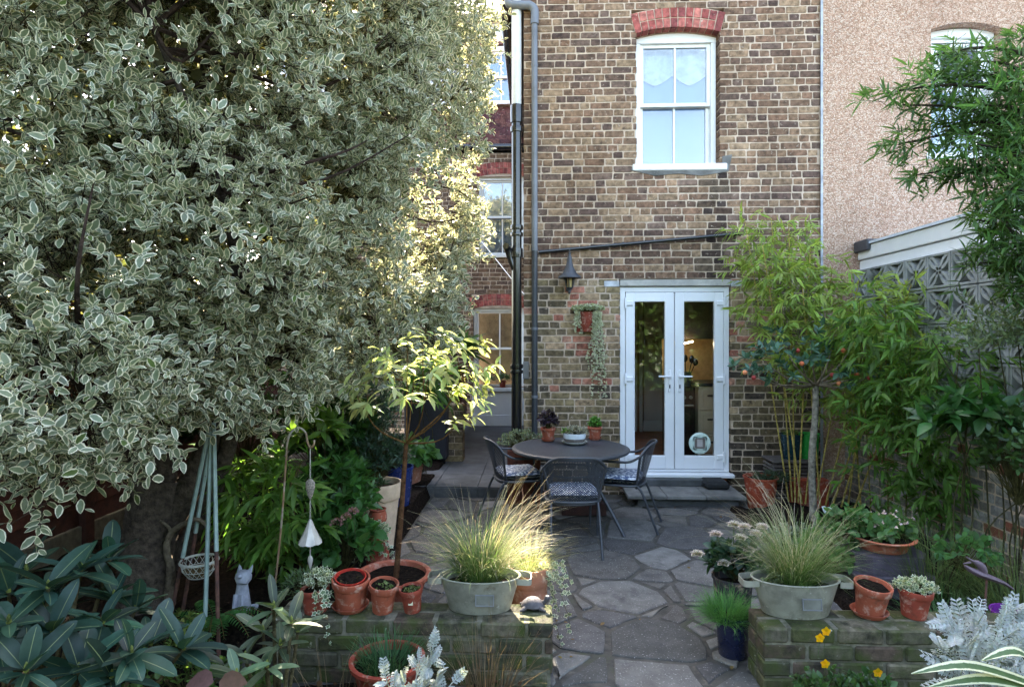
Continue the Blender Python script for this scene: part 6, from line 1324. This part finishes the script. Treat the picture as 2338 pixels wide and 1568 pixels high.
# dark willow leaved tree leaning in from the right
c = V3((3.25, 3.55, .02)); t = thing('willow_leaved_tree', 'dark green fine leaved tree leaning in from the right edge', 'tree', c); m = MB(); tk_ = spline([c, c + V3((-.02, .05, 1.2)), c + V3((-.1, .2, 2.2)), c + V3((.05, .3, 3.6))], 18); m.tube(tk_, np.linspace(.07, .03, 18), 10, G(70, 62, 54)); Pt, Dt = [], []
for a in ((2010, 215, 4.0), (2060, 240, 4.0), (2120, 130, 4.1), (2160, 180, 4.0), (2220, 140, 3.9), (2250, 240, 3.8), (2150, 290, 3.9), (2050, 330, 4.1), (2090, 400, 4.0), (2180, 400, 3.8), (2230, 330, 3.7), (2310, 200, 3.8), (2330, 320, 3.7), (2220, 500, 3.7), (2300, 430, 3.6), (2310, 560, 3.6), (2230, 600, 3.8), (2330, 90, 3.9), (2270, 380, 3.9), (2320, 650, 3.7), (2260, 470, 4.0), (2330, 500, 3.9), (2200, 250, 4.1), (2290, 300, 4.0), (2340, 420, 4.0)):
    q = V3(wp(*a)); b = tk_[np.argmin(np.abs(tk_[:, 2] - (q[2] - .25)))]; s_ = spline([b, b * .45 + q * .55 + V3((0, 0, .08)), q], 14); m.tube(s_, np.linspace(.016, .004, 14), 6, G(66, 58, 48))
    for k in range(23):
        f = rng.integers(5, 14); Pt.append(s_[f] + rng.normal(0, .055, 3)); Dt.append(nrm(q - b + V3((0, 0, -.05)) + rng.normal(0, .45, 3)))
m.build('trunk', M['bark'], t, smooth=True); P, Dv, N, I = sprays(V3(Pt), V3(Dt), .11, 10, 48, -.05, .25, .8, .4)
sticks('twigs', V3(Pt) - V3(Dt) * .08, V3(Pt) + V3(Dt) * .1, .002, .001, G(70, 64, 46), M['bark'], t)
leaves('crown', BLADE, P, Dv, N, .085 * rng.uniform(.7, 1.4, len(P)), vcol(len(P), G(82, 116, 64), .22) * rng.normal(1, .16, len(Pt))[I][:, None], ML['lime'], t, 1.1, singles=150)
# olive like shrub and big dark leaves at the right edge
shrub('olive_shrub', 'straggly grey green shrub with bare twigs at the right edge', wp(2310, 760, 3.9), (.42, .35, .42), 170, .06, LANCE, G(104, 122, 92), tl=.16, nl=9, singles=60, core=.1, stems=False)
shrub('loquat', 'large dark glossy leaves hanging before the boundary wall', wp(2210, 950, 4.0), (.3, .25, .22), 40, .17, LANCE, G(50, 92, 44), tl=.1, nl=6, up=-.3, wid=1.4, singles=120, stems=False, core=.1)
shrub('privet', 'dark small leaved privet at the right edge above the sedge', wp(2325, 1040, 3.75), (.22, .25, .35), 110, .06, OVAL, G(60, 88, 48), tl=.1, nl=7)
def sedge(label, c, n, ln, col, tip=None, **k): t = thing('sedge', label, 'grass', c); tuft(t, c, n, ln, .004, col, tip, **k); return t
sedge('dark green sedge clump at the foot of the boundary wall', V3((px_X(2130, 4.0), 4.0, .06)), 520, .62, G(66, 96, 52), G(110, 130, 76), spread=.2, el=(45, 88), bend=(.3, 1.4))
sedge('arching sedge clump at the far right edge', V3((px_X(2330, 3.6), 3.6, .06)), 480, .66, G(70, 98, 52), G(130, 140, 84), spread=.16, el=(35, 85), bend=(.5, 1.7))
sedge('short tufted grass behind the right ivy pot', V3((px_X(2180, 3.35), 3.35, .08)), 700, .26, G(58, 92, 56), G(84, 120, 70), spread=.2, el=(25, 88), bend=(.5, 1.7))
shrub('clover_patch', 'round leaved green plant in front of the sedge', wp(2200, 1260, 3.75), (.2, .15, .13), 34, .05, BROAD, G(84, 130, 78), mat='lime', tl=.05, nl=4, wid=1.4)
shrub('catmint', 'low grey green lavender coloured mound behind the right tub', (px_X(1850, 4.6), 4.6, .2), (.4, .3, .16), 200, .03, OVAL, G(124, 132, 120), tl=.07, nl=7)
shrub('geranium', 'leafy green mound between the tub and the terracotta bowl', (px_X(1900, 4.25), 4.25, .28), (.25, .2, .18), 70, .065, BROAD, G(84, 122, 70), mat='lime', tl=.05, nl=4)
q = V3(wp(1885, 1168, 4.35)); bf = leaves('paper_butterfly', BROAD, [q, q], [V3((.8, -.3, .5)), V3((-.5, -.4, .7))], [V3((0, -.8, .6))] * 2, .06, vcol(2, G(206, 222, 232), .02), ML['petal'], None, 1.3); tag(bf, 'pale blue butterfly ornament among the leaves behind the right tub', 'ornament')
# rusty bird on a rod
q = V3(wp(2250, 1310, 2.95)); t = thing('metal_bird', 'rusty metal bird ornament on a rod at the right', 'ornament', (q[0], q[1], .02))
bd = [wp(2312, 1344, 2.95), wp(2290, 1330, 2.95), wp(2260, 1318, 2.95), wp(2232, 1308, 2.95), wp(2212, 1298, 2.95), wp(2202, 1290, 2.95)]; br = pm('bird_steel', s2l((92, 76, 84)), .6, .25, 20, .3, 80)
MB().tube(spline(bd, 16), np.interp(np.linspace(0, 1, 16), [0, .3, .6, .85, 1], [.008, .02, .028, .018, .006]), 10, flat=.6).build('body', br, t, smooth=True)
MB().tube(spline([wp(2246, 1306, 2.95), wp(2238, 1290, 2.95), wp(2222, 1280, 2.95)], 8), [.016, .017, .018, .018, .016, .014, .01, .004], 10).build('head', br, t, smooth=True)
MB().tube([wp(2222, 1281, 2.95), wp(2204, 1270, 2.95)], [.007, .002], 6).build('beak', br, t); MB().tube([wp(2215, 1283, 2.95), wp(2198, 1286, 2.95)], [.006, .002], 6).build('beak', br, t)
MB().tube([wp(2252, 1322, 2.95), V3((px_X(2235, 2.95), 2.95, .02))], .005, 6).build('rod', M['rust'], t)

# unseen hedge added behind the camera so the door panes mirror something dark
t = thing('reflection_hedge', 'unseen green hedge added behind the camera to darken the door reflections', 'hedge', (1, -7.4, 0)); n = 9000
MB().box(-9, -8.2, -.06, 13, -7.3, 4.2, G(40, 52, 30)).build('branches', M['bark'], t)
q = np.stack([rng.uniform(-9, 13, n), rng.uniform(-7.5, -6.9, n), rng.uniform(0, 4.7, n)], 1); leaves('foliage', BROAD, q, rdir(n), rdir(n) + V3((0, .6, .6)), rng.uniform(.12, .3, n), vcol(n, G(74, 100, 48), .25), ML['green'], t)
